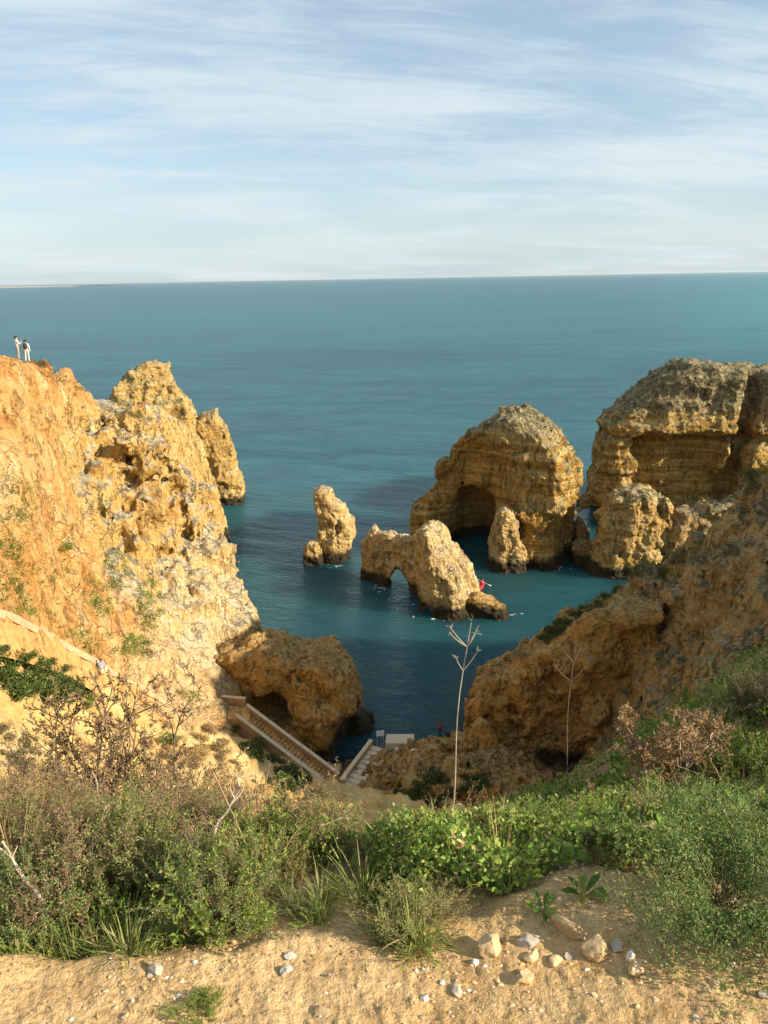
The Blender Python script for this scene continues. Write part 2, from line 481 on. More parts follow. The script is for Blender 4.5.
def ell4(U, D, Z, c, r):
    q = (((U - c[0]) / r[0]) ** 4 + ((D - c[1]) / r[1]) ** 4 + ((Z - c[2]) / r[2]) ** 4) ** .25
    return (q - 1) * min(r)
# ------------------------------------------------------------------ sea
mt, t, p = new_mat('sea_water')
geo = t.add('ShaderNodeNewGeometry'); P = geo.outputs['Position']
x, y, z = t.sep(P)
n_l = t.noise(t.scalev(P, .35, 1.0, 1), .012, 5, .6, .8)
n_m = t.noise(t.scalev(P, .5, 1.0, 1), .09, 5, .6, .5)
c = t.ramp(t.math('ADD', t.math('MULTIPLY', n_l, .6), t.math('MULTIPLY', n_m, .4)), [(.38, (.013, .066, .088)), (.5, (.020, .098, .122)), (.62, (.030, .132, .152))])
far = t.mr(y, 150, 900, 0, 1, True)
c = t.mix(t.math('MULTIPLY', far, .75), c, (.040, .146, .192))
tq = t.mr(t.math('ADD', t.math('DIVIDE', x, t.math('MAXIMUM', y, 1.0)), t.math('MULTIPLY', n_l, .3)), .42, .72, 0, .8, True)
c = t.mix(t.math('MULTIPLY', tq, far), c, (.05, .22, .24))
# sandy shallows among the stacks, weed below the cliffs
dx = t.math('DIVIDE', t.math('SUBTRACT', x, 16.0), 13.0); dy = t.math('DIVIDE', t.math('SUBTRACT', y, 113.0), 10.0)
sh = t.mr(t.math('ADD', t.math('ADD', t.math('MULTIPLY', dx, dx), t.math('MULTIPLY', dy, dy)), t.math('MULTIPLY', t.math('SUBTRACT', n_m, .5), 2.2)), .2, 1.5, .6, 0, True)
c = t.mix(sh, c, (.028, .088, .072))
weed = t.mr(t.noise(P, .085, 4, .6, .6), .57, .72, 0, .25)
near = t.mr(y, 75, 150, 1, 0, True)
c = t.mix(t.math('MULTIPLY', weed, near), c, (.022, .052, .046))
rot = t.add('ShaderNodeVectorRotate', rotation_type='Z_AXIS'); t.put(rot.inputs['Vector'], P); rot.inputs['Angle'].default_value = R(22)
w1 = t.noise(t.scalev(rot.outputs[0], .55, 1.5, 1), .16, 4, .6, .4)
w2 = t.noise(t.scalev(rot.outputs[0], .6, 1.5, 1), .75, 5, .62, .6)
w3 = t.noise(t.scalev(rot.outputs[0], .12, 1.0, 1), .035, 3, .5, .2)
w4 = t.noise(P, 3.2, 3, .6)
h = t.math('ADD', t.math('MULTIPLY', w1, 1.5), t.math('MULTIPLY', w2, .55))
h = t.math('ADD', h, t.math('MULTIPLY', w3, 4.0)); h = t.math('ADD', h, t.math('MULTIPLY', w4, .10))
b = t.add('ShaderNodeBump'); b.inputs['Strength'].default_value = 1; b.inputs['Distance'].default_value = .85; t.put(b.inputs['Height'], h)
c = t.mix(t.mr(y, 95, 170, .45, 0, True), c, (.010, .040, .056)); t.put(p.inputs['Base Color'], c); t.put(p.inputs['Normal'], b)  # near cove darkened: the cliff's shadow on the water put into its colour
p.subsurface_method = 'BURLEY'; p.inputs['Subsurface Weight'].default_value = 1.0; p.inputs['Subsurface Radius'].default_value = (1.0, 2.2, 2.5); p.inputs['Subsurface Scale'].default_value = 4.5
p.inputs['Specular IOR Level'].default_value = 0; p.inputs['Roughness'].default_value = 1.0
gl = t.add('ShaderNodeBsdfGlossy'); gl.inputs['Roughness'].default_value = .10; t.put(gl.inputs['Normal'], b)
fr_ = t.add('ShaderNodeFresnel'); fr_.inputs['IOR'].default_value = 1.333; t.put(fr_.inputs['Normal'], b)
ms = t.add('ShaderNodeMixShader'); t.put(ms.inputs[0], t.math('MINIMUM', t.math('MULTIPLY', fr_, .8), .30))   # waves keep a rough sea from turning into a mirror
t.l.new(p.outputs[0], ms.inputs[1]); t.l.new(gl.outputs[0], ms.inputs[2]); t.l.new(ms.outputs[0], t.n['Material Output'].inputs['Surface'])
S_ = 30000
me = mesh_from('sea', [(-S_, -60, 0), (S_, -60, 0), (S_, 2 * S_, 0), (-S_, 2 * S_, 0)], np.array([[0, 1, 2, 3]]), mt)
tag(obj('sea', me), kind='structure')

# ------------------------------------------------------------------ free-standing rocks
fr = plane_frame(330, 545, 126, R(10))
me = stack('sea_stack', [(316, 490), (322, 486), (331, 489), (334, 498), (344, 505), (351, 517), (355, 528), (350, 545), (346, 563), (340, 575), (318, 575), (318, 545), (321, 522), (317, 505)], fr, M['arch'], 2.6, 2.8, 3, amp=.45, cell=.3, rnd=.5, flute=.3, fine=.2)
tag(obj('sea_stack', me), 'slender lone ochre sea stack standing apart in open water', 'sea stack')
fr = plane_frame(314, 550, 124, 0)
me = stack('tide_rock', [(304, 548), (309, 541), (318, 542), (324, 549), (326, 575), (303, 575)], fr, M['arch'], 1.5, 2.5, 4, amp=.3, cell=.25, rnd=.5)
tag(obj('tide_rock', me), 'low dark rock at the foot of the slender lone sea stack', 'rock')

fr = plane_frame(430, 590, 111, R(40))
arch_hole = [(389, 586), (391, 575), (396, 569), (402, 572), (408, 580), (412, 592), (415, 606), (416, 630), (384, 630), (385, 600)]
me = stack('rock_arch', [(367, 543), (369, 528), (375, 523), (381, 529), (388, 532), (400, 533), (411, 535), (424, 528), (432, 524), (438, 521), (446, 524), (450, 534), (452, 542), (459, 545), (465, 555), (471, 565), (476, 578), (480, 592), (482, 615), (482, 640), (360, 640), (363, 582), (367, 565)],
           fr, M['arch'], 3.8, 3.6, 12, chops=0, thick=((-9, -4, -2.5, 0, 2, 4, 7), (.45, .4, .3, .72, 1.3, 1.7, 1.5)), amp=.6, cell=.32, rnd=.35, holes=[arch_hole], flute=.2, fine=.24)
tag(obj('rock_arch', me), 'pale craggy rock with a small natural arch over the water', 'rock arch')
fr = plane_frame(486, 612, 105, R(15))
me = stack('rock_ledge', [(440, 598), (455, 594), (478, 592), (493, 597), (506, 603), (513, 612), (514, 640), (440, 640)], fr, M['ochre'], 2.2, 2.2, 14, amp=.3, cell=.3, rnd=.3, flute=.1)
tag(obj('rock_ledge', me), 'flat brown ledge rock at the waterline beside the small arch', 'rock')

# great domed rock with a cave
fr = plane_frame(500, 540, 132.5, R(30))
def cave(U, D, Z, v):
    c0 = to_plane(fr, 470, 530)
    n = .7 * fbm(np.stack([U, D, Z], -1), .25, 3, 40)
    v = smax(v, -(ell(U, D, Z, (c0[0] + 2.8, -5.5, 1.5), (4.7, 9.0, 10.0)) + n), .8)
    c1 = to_plane(fr, 500, 470)
    v = smax(v, -(ell(U, D, Z, (c1[0] - .5, -10.2, 9.5), (8.2, 4.2, 10.5)) + n), .8)
    return v
me = stack('domed_rock', [(432, 506), (434, 495), (445, 488), (450, 478), (456, 466), (460, 453), (472, 438), (492, 420), (502, 412), (512, 408), (524, 406), (536, 411), (552, 420), (567, 437), (577, 452), (582, 468), (580, 490), (574, 510), (572, 550), (572, 590), (432, 590)],
           fr, M['layered'], 10.0, 7.0, 21, amp=.9, cell=.5, rnd=.30, box=14, chops=0, strata=.34, flute=.5, fine=.34, extra=cave)
tag(obj('domed_rock', me), 'tallest domed sea rock with a dark cave in its shaded side', 'sea rock')
fr = plane_frame(507, 545, 120, R(4))
me = stack('rock_pinnacle', [(490, 522), (498, 512), (505, 508), (513, 512), (517, 525), (519, 539), (524, 545), (524, 590), (488, 590), (490, 547)], fr, M['arch'], 2.3, 2.6, 31, amp=.4, cell=.25, rnd=.45, flute=.45, fine=.22)
tag(obj('rock_pinnacle', me), 'pale twin-topped pinnacle in front of the dark cave', 'rock')
for i, (pts, d, lab) in enumerate([([(574, 524), (578, 517), (584, 520), (588, 530), (588, 560), (572, 560)], 128, 'small brown boulder in the gap between domed rock and layered cliff'),
                                   ([(572, 543), (580, 538), (592, 541), (598, 550), (598, 575), (570, 575)], 122, 'low grey boulder awash at the foot of the domed rock')]):
    fr = plane_frame(pts[0][0], pts[0][1], d, 0)
    me = stack('boulder', pts, fr, M['shade'], 2.0, 2.0, 35 + i, amp=.3, cell=.25, rnd=.4)
    tag(obj('boulder', me), lab, 'boulder')

# layered headland behind on the far side of the cove
fr = plane_frame(700, 470, 142, R(6))
def layered_extra(U, D, Z, v):
    n = .8 * fbm(np.stack([U, D, Z], -1), .22, 3, 50)
    a = to_plane(fr, 664, 470); b = to_plane(fr, 664, 425)
    # hollow under the ledge
    box = np.maximum(np.maximum(np.abs(U - a[0] + .12 * (Z - 12)) - 7.2 - .8 * perlin(np.stack([Z * .22, Z * 0, U * 0 + .5], -1)), np.abs(Z - 7.0) - (b[1] - 7.8) + .05 * np.abs(U - a[0])), np.abs(D + 8.2) - 2.3)
    v = smax(v, -(box + n * 1.2), 1.6)
    g = to_plane(fr, 734, 400)                     # gully
    v = smax(v, -(np.maximum(np.abs(U - g[0] - .15 * (Z - g[1])) - 1.5, np.abs(D + 9) - 5) + n * .7), 1.2)
    l = to_plane(fr, 590, 500)                     # foot that leans out to the left, with a gap below
    v = smin(v, ell(U, D, Z, (l[0] - .5, -4.0, l[1] - .3), (3.4, 3.0, 2.4)) + n * .6, .8)
    v = smax(v, -(ell(U, D, Z, (l[0] + .3, -3.0, .2), (3.6, 9.0, 3.7)) + n * .5), .7)
    # ledge bands that stand proud
    bz = b[1]
    v = v - .55 * np.exp(-((Z - bz - 1.0) / .6) ** 2) + .5 * np.exp(-((Z - bz + .4) / .5) ** 2)
    return v
me = stack('layered_cliff', [(588, 478), (591, 463), (595, 450), (597, 434), (601, 424), (605, 414), (616, 404), (628, 396), (645, 379), (660, 368), (674, 360), (690, 361), (706, 362), (735, 365), (770, 367), (830, 366), (920, 372), (920, 580), (588, 580)],
           fr, M['layered'], 9.5, 22, 44, amp=.8, cell=.55, rnd=.22, strata=.45, flute=.55, fine=.36, extra=layered_extra)
tag(obj('layered_cliff', me), 'broad layered cliff with grey crust on top beyond the cove', 'cliff')

fr = plane_frame(705, 520, 118, 0)
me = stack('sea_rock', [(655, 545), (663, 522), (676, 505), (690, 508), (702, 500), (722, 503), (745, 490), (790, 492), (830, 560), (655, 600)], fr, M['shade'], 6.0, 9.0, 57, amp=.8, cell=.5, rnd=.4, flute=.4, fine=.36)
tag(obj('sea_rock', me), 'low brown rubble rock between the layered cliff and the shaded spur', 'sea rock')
fr = plane_frame(620, 540, 120, R(8))
me = stack('shoulder_rock', [(577, 592), (583, 570), (590, 553), (600, 530), (599, 512), (605, 501), (612, 493), (624, 487), (640, 485), (654, 487), (664, 493), (669, 502), (667, 530), (660, 549), (660, 620), (576, 620)], fr, M['stack'], 6.0, 7.0, 52, amp=.7, cell=.4, rnd=.32, flute=.5, strata=.2, fine=.34)
tag(obj('shoulder_rock', me), 'square topped pale rock below the layered cliff with ochre flanks', 'sea rock')

# pair of stacks beyond the sunlit headland
fr = plane_frame(160, 470, 153, R(-12))
me = stack('sea_rock', [(113, 396), (117, 388), (122, 380), (132, 372), (142, 365), (154, 363), (167, 365), (174, 383), (186, 397), (195, 415), (195, 440), (193, 470), (196, 540), (95, 540), (100, 430)], fr, M['stack'], 6.5, 7, 61, amp=.75, cell=.5, rnd=.32, strata=.35, flute=.45, fine=.34)
tag(obj('sea_rock', me), 'tall pale rock with pitted grey crown behind the sunlit headland', 'sea rock')
fr = plane_frame(220, 480, 160, R(-5))
me = stack('sea_rock', [(190, 440), (194, 430), (199, 418), (205, 412), (210, 411), (217, 409), (219, 420), (225, 426), (231, 440), (236, 452), (238, 470), (244, 484), (244, 530), (180, 530), (184, 470)], fr, M['stack'], 4.8, 6, 66, amp=.6, cell=.42, rnd=.3, strata=.3, flute=.4, fine=.3)
tag(obj('sea_rock', me), 'lower pale rock leaning against the pitted crowned one at the water', 'sea rock')

# ------------------------------------------------------------------ land from control points
def rbf(points, values, eps):
    p = np.asarray(points, float); n = len(p)
    d = np.sqrt(((p[:, None] - p[None]) ** 2).sum(-1) + eps * eps)
    A = np.zeros((n + 3, n + 3)); A[:n, :n] = -d + np.eye(n) * -.02
    A[:n, n] = 1; A[:n, n + 1:] = p; A[n, :n] = 1; A[n + 1:, :n] = p.T
    s = np.linalg.solve(A, np.concatenate([values, np.zeros(3)]))
    def f(X, Y):
        sh = X.shape; q = np.stack([X.ravel(), Y.ravel()], 1); out = np.empty(len(q))
        for k in range(0, len(q), 20000):
            b = q[k:k + 20000]
            dd = np.sqrt(((b[:, None] - p[None]) ** 2).sum(-1) + eps * eps)
            out[k:k + 20000] = -dd @ s[:n] + s[n] + b @ s[n + 1:]
        return out.reshape(sh)
    return f

def tri_surface(points, lo, hi, step=.5, blur=2):
    """height over a triangulation of the control points, lightly smoothed on a grid"""
    from mathutils.geometry import delaunay_2d_cdt
    p = np.asarray(points, float)
    vs, _, tris, ov, _, _ = delaunay_2d_cdt([Vector((a, b)) for a, b in p[:, :2]], [], [], 0, 1e-4)
    zv = np.array([p[o[0], 2] for o in ov]); vs = np.array([tuple(v) for v in vs])
    gx = np.arange(lo[0], hi[0] + step, step); gy = np.arange(lo[1], hi[1] + step, step)
    X, Y = np.meshgrid(gx, gy, indexing='ij'); H = np.full(X.shape, np.nan)
    for tr in tris:
        a, b, c = vs[list(tr)]; za, zb, zc = zv[list(tr)]
        i0, i1 = np.searchsorted(gx, [min(a[0], b[0], c[0]) - step, max(a[0], b[0], c[0]) + step]); j0, j1 = np.searchsorted(gy, [min(a[1], b[1], c[1]) - step, max(a[1], b[1], c[1]) + step])
        if i1 <= i0 or j1 <= j0: continue
        x, y = X[i0:i1, j0:j1], Y[i0:i1, j0:j1]
        den = (b[1] - c[1]) * (a[0] - c[0]) + (c[0] - b[0]) * (a[1] - c[1])
        if abs(den) < 1e-9: continue
        l1 = ((b[1] - c[1]) * (x - c[0]) + (c[0] - b[0]) * (y - c[1])) / den; l2 = ((c[1] - a[1]) * (x - c[0]) + (a[0] - c[0]) * (y - c[1])) / den; l3 = 1 - l1 - l2
        mk = (l1 > -1e-6) & (l2 > -1e-6) & (l3 > -1e-6)
        H[i0:i1, j0:j1][mk] = (l1 * za + l2 * zb + l3 * zc)[mk]
    H[np.isnan(H)] = -6.0
    for _ in range(blur):
        Pd = np.pad(H, 1, mode='edge'); H = (Pd[:-2, 1:-1] + Pd[2:, 1:-1] + Pd[1:-1, :-2] + Pd[1:-1, 2:] + 2 * H) / 6
    def f(x, y):
        fx = np.clip((x - lo[0]) / step, 0, len(gx) - 1.001); fy = np.clip((y - lo[1]) / step, 0, len(gy) - 1.001)
        i, j = fx.astype(int), fy.astype(int); u, v = fx - i, fy - j
        return H[i, j] * (1 - u) * (1 - v) + H[i + 1, j] * u * (1 - v) + H[i, j + 1] * (1 - u) * v + H[i + 1, j + 1] * u * v
    return f

# sunlit headland (hill, orange slope and cliff down to the cove)
HP = [(0, 356, 57), (22, 359, 60), (60, 366, 69), (80, 378, 75), (110, 398, 88), (140, 414, 97), (-120, 335, 52),
      (20, 420, 57), (20, 500, 53.3), (20, 570, 50), (0, 620, 45), (60, 480, 62.5), (90, 560, 67), (60, 620, 55), (110, 640, 61), (-120, 480, 46), (-120, 560, 40),
      (150, 600, 70), (150, 660, 66), (190, 690, 68), (50, 643, 52.3), (97, 667, 58.3), (140, 690, 63),
      (58, 426, 76), (98, 420, 82), (136, 426, 89), (100, 480, 74), (140, 480, 81), (170, 470, 91), (203, 485, 95), (207, 502, 93.5), (217, 522, 91.5),
      (224, 555, 89), (237, 580, 87), (241, 607, 85), (262, 622, 83), (200, 560, 81), (180, 620, 73.5), (215, 640, 75.5), (220, 690, 70.5), (200, 520, 88), (165, 520, 82), (130, 540, 75), (60, 560, 58), (245, 690, 73), (252, 662, 78), (240, 640, 79)]
hp = np.array([W(*q) for q in HP])
extra = []
for k in (28, 29, 31, 32, 33, 34, 35):               # the far side drops into the sea
    extra.append(hp[k] * np.array([1, 1, 0]) + np.array([3.0, 5.0, -6.0]))
    extra.append(hp[k] * np.array([1, 1, 0]) + np.array([14, 18, -8.0]))
for k in (1, 2, 3, 4, 5):
    extra.append(hp[k] + np.array([2, 24, -7.0])); extra.append(hp[k] * np.array([1, 1, 0]) + np.array([4, 48, -8.0]))
extra += [np.array([-90, 60, 36.0]), np.array([-90, 110, 20.0]), np.array([-60, 36, 27])]
for (px, py, d, dz) in ((240, 720, 64, -3), (200, 740, 60, -4), (130, 740, 55, -5), (50, 740, 48, -7), (-100, 740, 40, -7), (290, 700, 76, -9), (320, 740, 70, -7), (275, 655, 82, -6)):
    q = W(px, py, d).copy(); q[2] += dz; extra.append(q)
extra += [np.array(k) for k in ((-74, 34, 30.), (-74, 140, 8.), (-30, 140, -8.), (10, 140, -8.), (10, 34, -8.), (10, 85, -8.), (-30, 34, 10.), (-10, 34, -4.))]
hp = np.concatenate([hp, np.array(extra)])
hfun = tri_surface(hp, (-74, 34), (10, 140))
BLOBS = [((72, 462, 74), (3.2, 3.0, 3.4)), ((95, 448, 77), (4.2, 3.5, 3.4)), ((120, 452, 80), (3.6, 3.2, 3.6)), ((135, 505, 78), (2.6, 2.2, 4.5)), ((60, 505, 69), (2.2, 2, 2.6)),
         ((175, 500, 88), (4, 3, 3.4)), ((160, 476, 89), (3.8, 3, 3)), ((200, 560, 85), (3.6, 3.2, 3.2)), ((219, 604, 83), (3.2, 2.8, 2.6)), ((78, 490, 72), (2.4, 2.2, 2.6)), ((110, 430, 81), (2.4, 2.2, 2.6)), ((150, 520, 80), (2.0, 1.8, 3.0)), ((62, 440, 75), (2.4, 2.4, 3.0)), ((185, 520, 86), (2.6, 2.2, 2.6)), ((120, 530, 74), (1.6, 1.5, 2.6)), ((108, 510, 74), (1.8, 1.8, 4)), ((190, 600, 79), (2.6, 2.4, 2.6)), ((140, 448, 87), (2.6, 2.4, 3.2)), ((85, 520, 70), (1.6, 1.6, 3.2))]
def headland(U, D, Z):
    hz = hfun(U[:, :, 0], D[:, :, 0])[:, :, None]
    gx, gy = np.gradient(hz[:, :, 0], .5, .5)
    slope = np.sqrt(1 + np.minimum(gx ** 2 + gy ** 2, 9))[:, :, None]
    P = np.stack([U, D, Z], -1)
    v = (Z - hz) / slope
    n = np.zeros(v.shape)
    mk = np.abs(v) < 6
    n[mk] = .5 * fbm(P[mk], .35, 3, 75)
    for (q, r) in BLOBS:
        c = W(*q) + np.array([-.2, .2, -1.0])
        v = smin(v, ell4(U, D, Z, c, r) + n, 1.8)
    steep = np.clip((slope - 1.25) / .8, .12, 1)
    v = v + noise_rock(U, D, Z, 71, .75, freq=.16, strata=.2, flute=.35, v=v) * steep
    cw = W(120, 480, 79); crag = np.exp(-(((U - cw[0]) / 13) ** 2 + ((D - cw[1]) / 11) ** 2) ** 2)
    v = v + noise_rock(U, D, Z, 171, .8, freq=.2, flute=1.0, v=v, blocks=1.0) * crag
    # gullies and joints in the cliff
    mk = np.abs(v) < 3
    v[mk] += .8 * np.clip(fbm(P[mk] * np.array([1, 1, .25], np.float32), .22, 3, 77, .5, True) - .45, 0, 1) * np.broadcast_to(steep, v.shape)[mk]
    return v
me = rock_from('headland', headland, (-72, 36, -2), (8, 136, 42), .5, M['headland'], None, 1, .26, seed=7, pit=.15)
tag(obj('headland', me), kind='structure')

def on_face(frame, px, py, D):
    o, u, w = frame
    return to_plane((o + w * D, u, w), px, py)
# brown shaded bluff with a cave below the headland
fr = plane_frame(295, 700, 78, R(14))
def bluff_cave(U, D, Z, v):
    n = .4 * fbm(np.stack([U, D, Z], -1), .4, 3, 80)
    c2 = to_plane(fr, 330, 690)
    v = smin(v, ell4(U, D, Z, (c2[0], -3.4, c2[1] - 1.0), (3.0, 2.6, 2.4)) + n, .5)
    c3 = to_plane(fr, 312, 735)
    v = smin(v, ell4(U, D, Z, (c3[0] + .6, -4.2, c3[1] - 1.5), (2.2, 2.0, 4.2)) + n, .5)
    c0 = on_face(fr, 271, 714, -5)
    v = smax(v, -(ell(U, D, Z, (c0[0], -5.2, c0[1]), (2.3, 4.2, 2.1)) + n * .6), .3)
    c1 = on_face(fr, 348, 738, -3)
    v = smax(v, -(ell(U, D, Z, (c1[0], -3.0, c1[1]), (1.3, 6, 3.4)) + n * .5), .3)
    c4 = on_face(fr, 318, 704, -6)
    v = smax(v, -(ell(U, D, Z, (c4[0], -6.5, c4[1]), (1.1, 2.0, .8)) + n * .4), .3)
    return v
me = stack('bluff', [(200, 700), (205, 660), (235, 634), (258, 631), (270, 629), (287, 631), (301, 640), (318, 640), (333, 643), (345, 650), (355, 660), (363, 680), (360, 700), (358, 740), (352, 800), (200, 800)],
           fr, M['ochre'], 5.2, 6.0, 85, amp=.75, cell=.32, rnd=.25, box=9, chops=3, flute=.3, fine=.26, extra=bluff_cave)
tag(obj('bluff', me), 'rounded orange-brown bluff with a cave beside the descending stairs', 'bluff')
fr = plane_frame(355, 730, 80, 0)
me = stack('tide_rock', [(338, 725), (345, 715), (358, 709), (370, 712), (377, 721), (374, 738), (372, 790), (336, 790)], fr, M['ochre'], 2.2, 2.4, 88, amp=.3, cell=.25, rnd=.45)
tag(obj('tide_rock', me), 'dark wet rock in the water just beyond the brown bluff', 'rock')

# shaded spur on the other side of the cove: ridge falling from the plateau to the sea
SP = [(768, 466, 62), (739, 490, 64), (717, 511, 66), (679, 537, 69), (645, 558, 71), (619, 571, 72), (606, 592, 72.5), (850, 410, 58), (930, 370, 56),
      (600, 640, 71.5), (600, 735, 69), (640, 640, 68.5), (650, 700, 64), (700, 640, 60), (700, 580, 64), (760, 560, 57), (768, 620, 50), (850, 560, 46), (660, 600, 68), (720, 540, 63.5), (620, 610, 71.6), (930, 500, 46),
      (640, 745, 58), (700, 710, 48), (600, 775, 60), (683, 667, 56)]
sp_ = np.array([W(*q) for q in SP])
ex = []
for k in range(0, 7):
    ex.append(sp_[k] + np.array([.5, 6, -3.5 - .2 * sp_[k][2]])); ex.append(sp_[k] * np.array([1, 1, 0]) + np.array([0, 17, -6.0]))
for k in (6, 9):
    ex.append(sp_[k] * np.array([1, 1, 0]) + np.array([-3.5, 2, -5.0]))
ex += [np.array([60, 88, 2.0]), np.array([74, 84, 8.0]), np.array([40, 24, 26.0]), np.array([14, 60, -2.0]), np.array([14, 45, 2.0]), np.array([25, 25, 15.0])]
ex += [np.array(k) for k in ((11, 22, 0.), (74, 22, 40.), (74, 112, 4.), (11, 112, -8.), (40, 112, -8.), (11, 85, -8.), (46, 59, 38.), (56, 56, 40.), (47, 66, 35.), (60, 64, 38.), (45, 44, 40.), (42, 50, 38.5), (54, 76, 12.), (70, 74, 16.))]  # unseen plateau beyond the view, heights set so its shadow falls on the bluff
sp_ = np.concatenate([sp_, np.array(ex)])
sfun = tri_surface(sp_, (11, 22), (74, 112))
def spur(U, D, Z):
    hz = sfun(U[:, :, 0], D[:, :, 0])[:, :, None]
    gx, gy = np.gradient(hz[:, :, 0], .5, .5)
    slope = np.sqrt(1 + np.minimum(gx ** 2 + gy ** 2, 9))[:, :, None]
    P = np.stack([U, D, Z], -1)
    v = (Z - hz) / slope
    v = v + noise_rock(U, D, Z, 91, 1.15, freq=.15, strata=.3, flute=.8, v=v)
    mk = np.abs(v) < 3
    v[mk] += .9 * np.clip(fbm(P[mk] * np.array([1, 1, .2], np.float32), .2, 3, 97, .5, True) - .4, 0, 1)
    return v
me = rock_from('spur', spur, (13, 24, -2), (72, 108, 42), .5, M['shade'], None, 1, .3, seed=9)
tag(obj('spur', me), kind='structure')
# brown face at the foot of the spur
fr = plane_frame(545, 700, 73.5, R(10))
me = stack('brown_cliff', [(612, 596), (598, 602), (577, 613), (560, 627), (542, 637), (528, 643), (515, 652), (500, 660), (487, 667), (476, 678), (471, 692), (469, 715), (474, 740), (480, 800), (660, 800), (660, 596)], fr, M['ochre'], 3.4, 8, 101, amp=.8, cell=.36, rnd=.12, box=14, chops=0, flute=.45, fine=.28)
tag(obj('brown_cliff', me), 'shaded orange-brown cliff face rising from the landing with a green rim', 'cliff')
fr = plane_frame(480, 745, 69.5, 0)
me = stack('boulder', [(466, 750), (467, 735), (473, 723), (481, 717), (489, 722), (494, 735), (495, 765), (494, 800), (464, 800)], fr, M['ochre'], 1.5, 1.5, 105, amp=.18, cell=.18, rnd=.6, fine=.12)
tag(obj('boulder', me), 'rounded tan boulder at the foot of the brown cliff', 'boulder')
fr = plane_frame(420, 760, 70, R(4))
me = stack('rock_shelf', [(330, 775), (345, 762), (372, 752), (392, 750), (405, 744), (425, 742), (440, 738), (455, 735), (470, 738), (500, 745), (540, 758), (575, 764), (615, 768), (615, 800), (330, 800)], fr, M['ochre'], 7.0, 2.5, 107, amp=.75, cell=.3, rnd=.12, box=12, chops=0, flute=.3, strata=.3, fine=.26, freq=.3)
tag(obj('rock_shelf', me), 'low tan rock shelf around the landing at the water', 'rock')

# near slope: path at the top, then down to the cove
GP = [(-9, -6, 42.6), (0, -6, 42.6), (9, -6, 42.7), (-9, 0, 42.45), (-3, 0, 42.45), (0, 0, 42.45), (3, 0, 42.45), (9, 0, 42.55), (-3, 1.4, 42.40), (0, 1.4, 42.40), (3, 1.4, 42.42), (-6, 1.4, 42.4), (6, 1.4, 42.5),
      (0, 2.1, 42.22), (-1.2, 2.1, 42.22), (1.2, 2.1, 42.27), (0, 2.6, 41.85), (-1.6, 2.6, 41.85), (1.6, 2.6, 41.95), (3, 2.6, 42.15),
      (0, 3.2, 41.25), (-2, 3.2, 41.3), (2, 3.2, 41.55), (4, 3.2, 41.9), (0, 4.2, 40.25), (-2.5, 4.2, 40.4), (2.2, 4.2, 40.8), (5, 4.2, 41.4),
      (0, 6, 38.6), (-3, 6, 38.7), (2.8, 6, 39.4), (0, 10, 35.1), (-4, 10, 35.0), (0, 20, 27.0), (-8, 20, 27.3), (4, 20, 27.2), (0, 35, 16.0), (0, 50, 5.5), (2, 57, 1.5), (-1, 62, -1), (5, 62, -1), (-7, 35, 17.0), (6, 35, 16.0)]
gp = [np.array(q, float) for q in GP]
for q in ((100, 780, 45), (30, 760, 38), (0, 705, 41), (30, 670, 47), (200, 765, 55), (150, 735, 58), (90, 700, 54), (60, 720, 48), (-100, 640, 37), (-100, 760, 31), (0, 634, 44.5), (50, 655, 52), (97, 680, 57.5), (140, 703, 62), (200, 725, 64), (240, 745, 64), (290, 785, 62),
          (620, 768, 9), (700, 695, 12), (768, 655, 14), (900, 600, 16), (768, 760, 6), (660, 800, 6), (870, 700, 8), (560, 800, 7.5), (500, 820, 7)):
    gp.append(W(*q))
for q, z in (((620, 800, 20), 26), ((700, 700, 24), 25.5), ((700, 720, 40), 12), ((768, 655, 28), 25), ((768, 680, 48), 12), ((900, 640, 30), 28), ((560, 800, 40), 12), ((600, 800, 56), 2.0), ((480, 800, 56), 2.5)):
    w_ = W(*q).copy(); w_[2] = z; gp.append(w_)
gp += [np.array([-40, 10, 38.0]), np.array([-30, 25, 30.0]), np.array([-40, 40, 22.0]), np.array([30, 5, 41.0]), np.array([2, 68, -2.5]), np.array([-4, 72, -3]), np.array([3, 78, -3.0]), np.array([20, 80, -3.0]), np.array([-20, 80, -3.0])]
gp = np.array(gp)
gfun0 = rbf(gp[:, :2], gp[:, 2], .5)
def ground_base(X, Y):
    X = np.asarray(X, float); Y = np.asarray(Y, float)
    return gfun0(X, Y)
def edge(X): return np.interp(X, [-1.6, -.95, -.33, 0, .14, .39, .58, .85, 1.6], [1.42, 1.46, 1.56, 1.52, 1.64, 1.74, 1.80, 1.62, 1.6])
def ground(X, Y, fine=True):
    X = np.asarray(X, float); Y = np.asarray(Y, float)
    h = ground_base(X, Y)
    P = np.stack([X, Y, np.zeros_like(X)], -1)
    r = np.hypot(X, Y)
    a = np.clip((r - 1.5) / 20, 0, 1)
    h = h + fbm(P, .22, 4, 201, .55) * .75 * a + fbm(P, 1.4, 3, 203) * (.028 + .16 * a)
    b_ = np.clip((r - 25) / 10, 0, 1)
    h = h - (np.abs(perlin(P * np.array([.42, .16, 1.]) + 5)) * -1.1 + .3 + fbm(P, .8, 4, 221, .6) * .28) * b_
    # ragged little bank where the path ends
    e = edge(X) + .07 * perlin(P * 2.3 + 4.2) + .04 * perlin(P * 6.0)
    h = h - .07 * np.clip((Y - e) / .12, 0, 1) * np.clip((3.2 - Y) / .8, 0, 1)
    if fine:
        n2 = np.clip(4 / (r + .5), 0, 1)
        h = h + (fbm(P, 5, 5, 205, .62) * .012 + np.clip(fbm(P, 30, 3, 207, .6) - .1, 0, 1) * .008) * n2 + fbm(P, 4.2, 4, 208, .6) * .07 * a
    return h
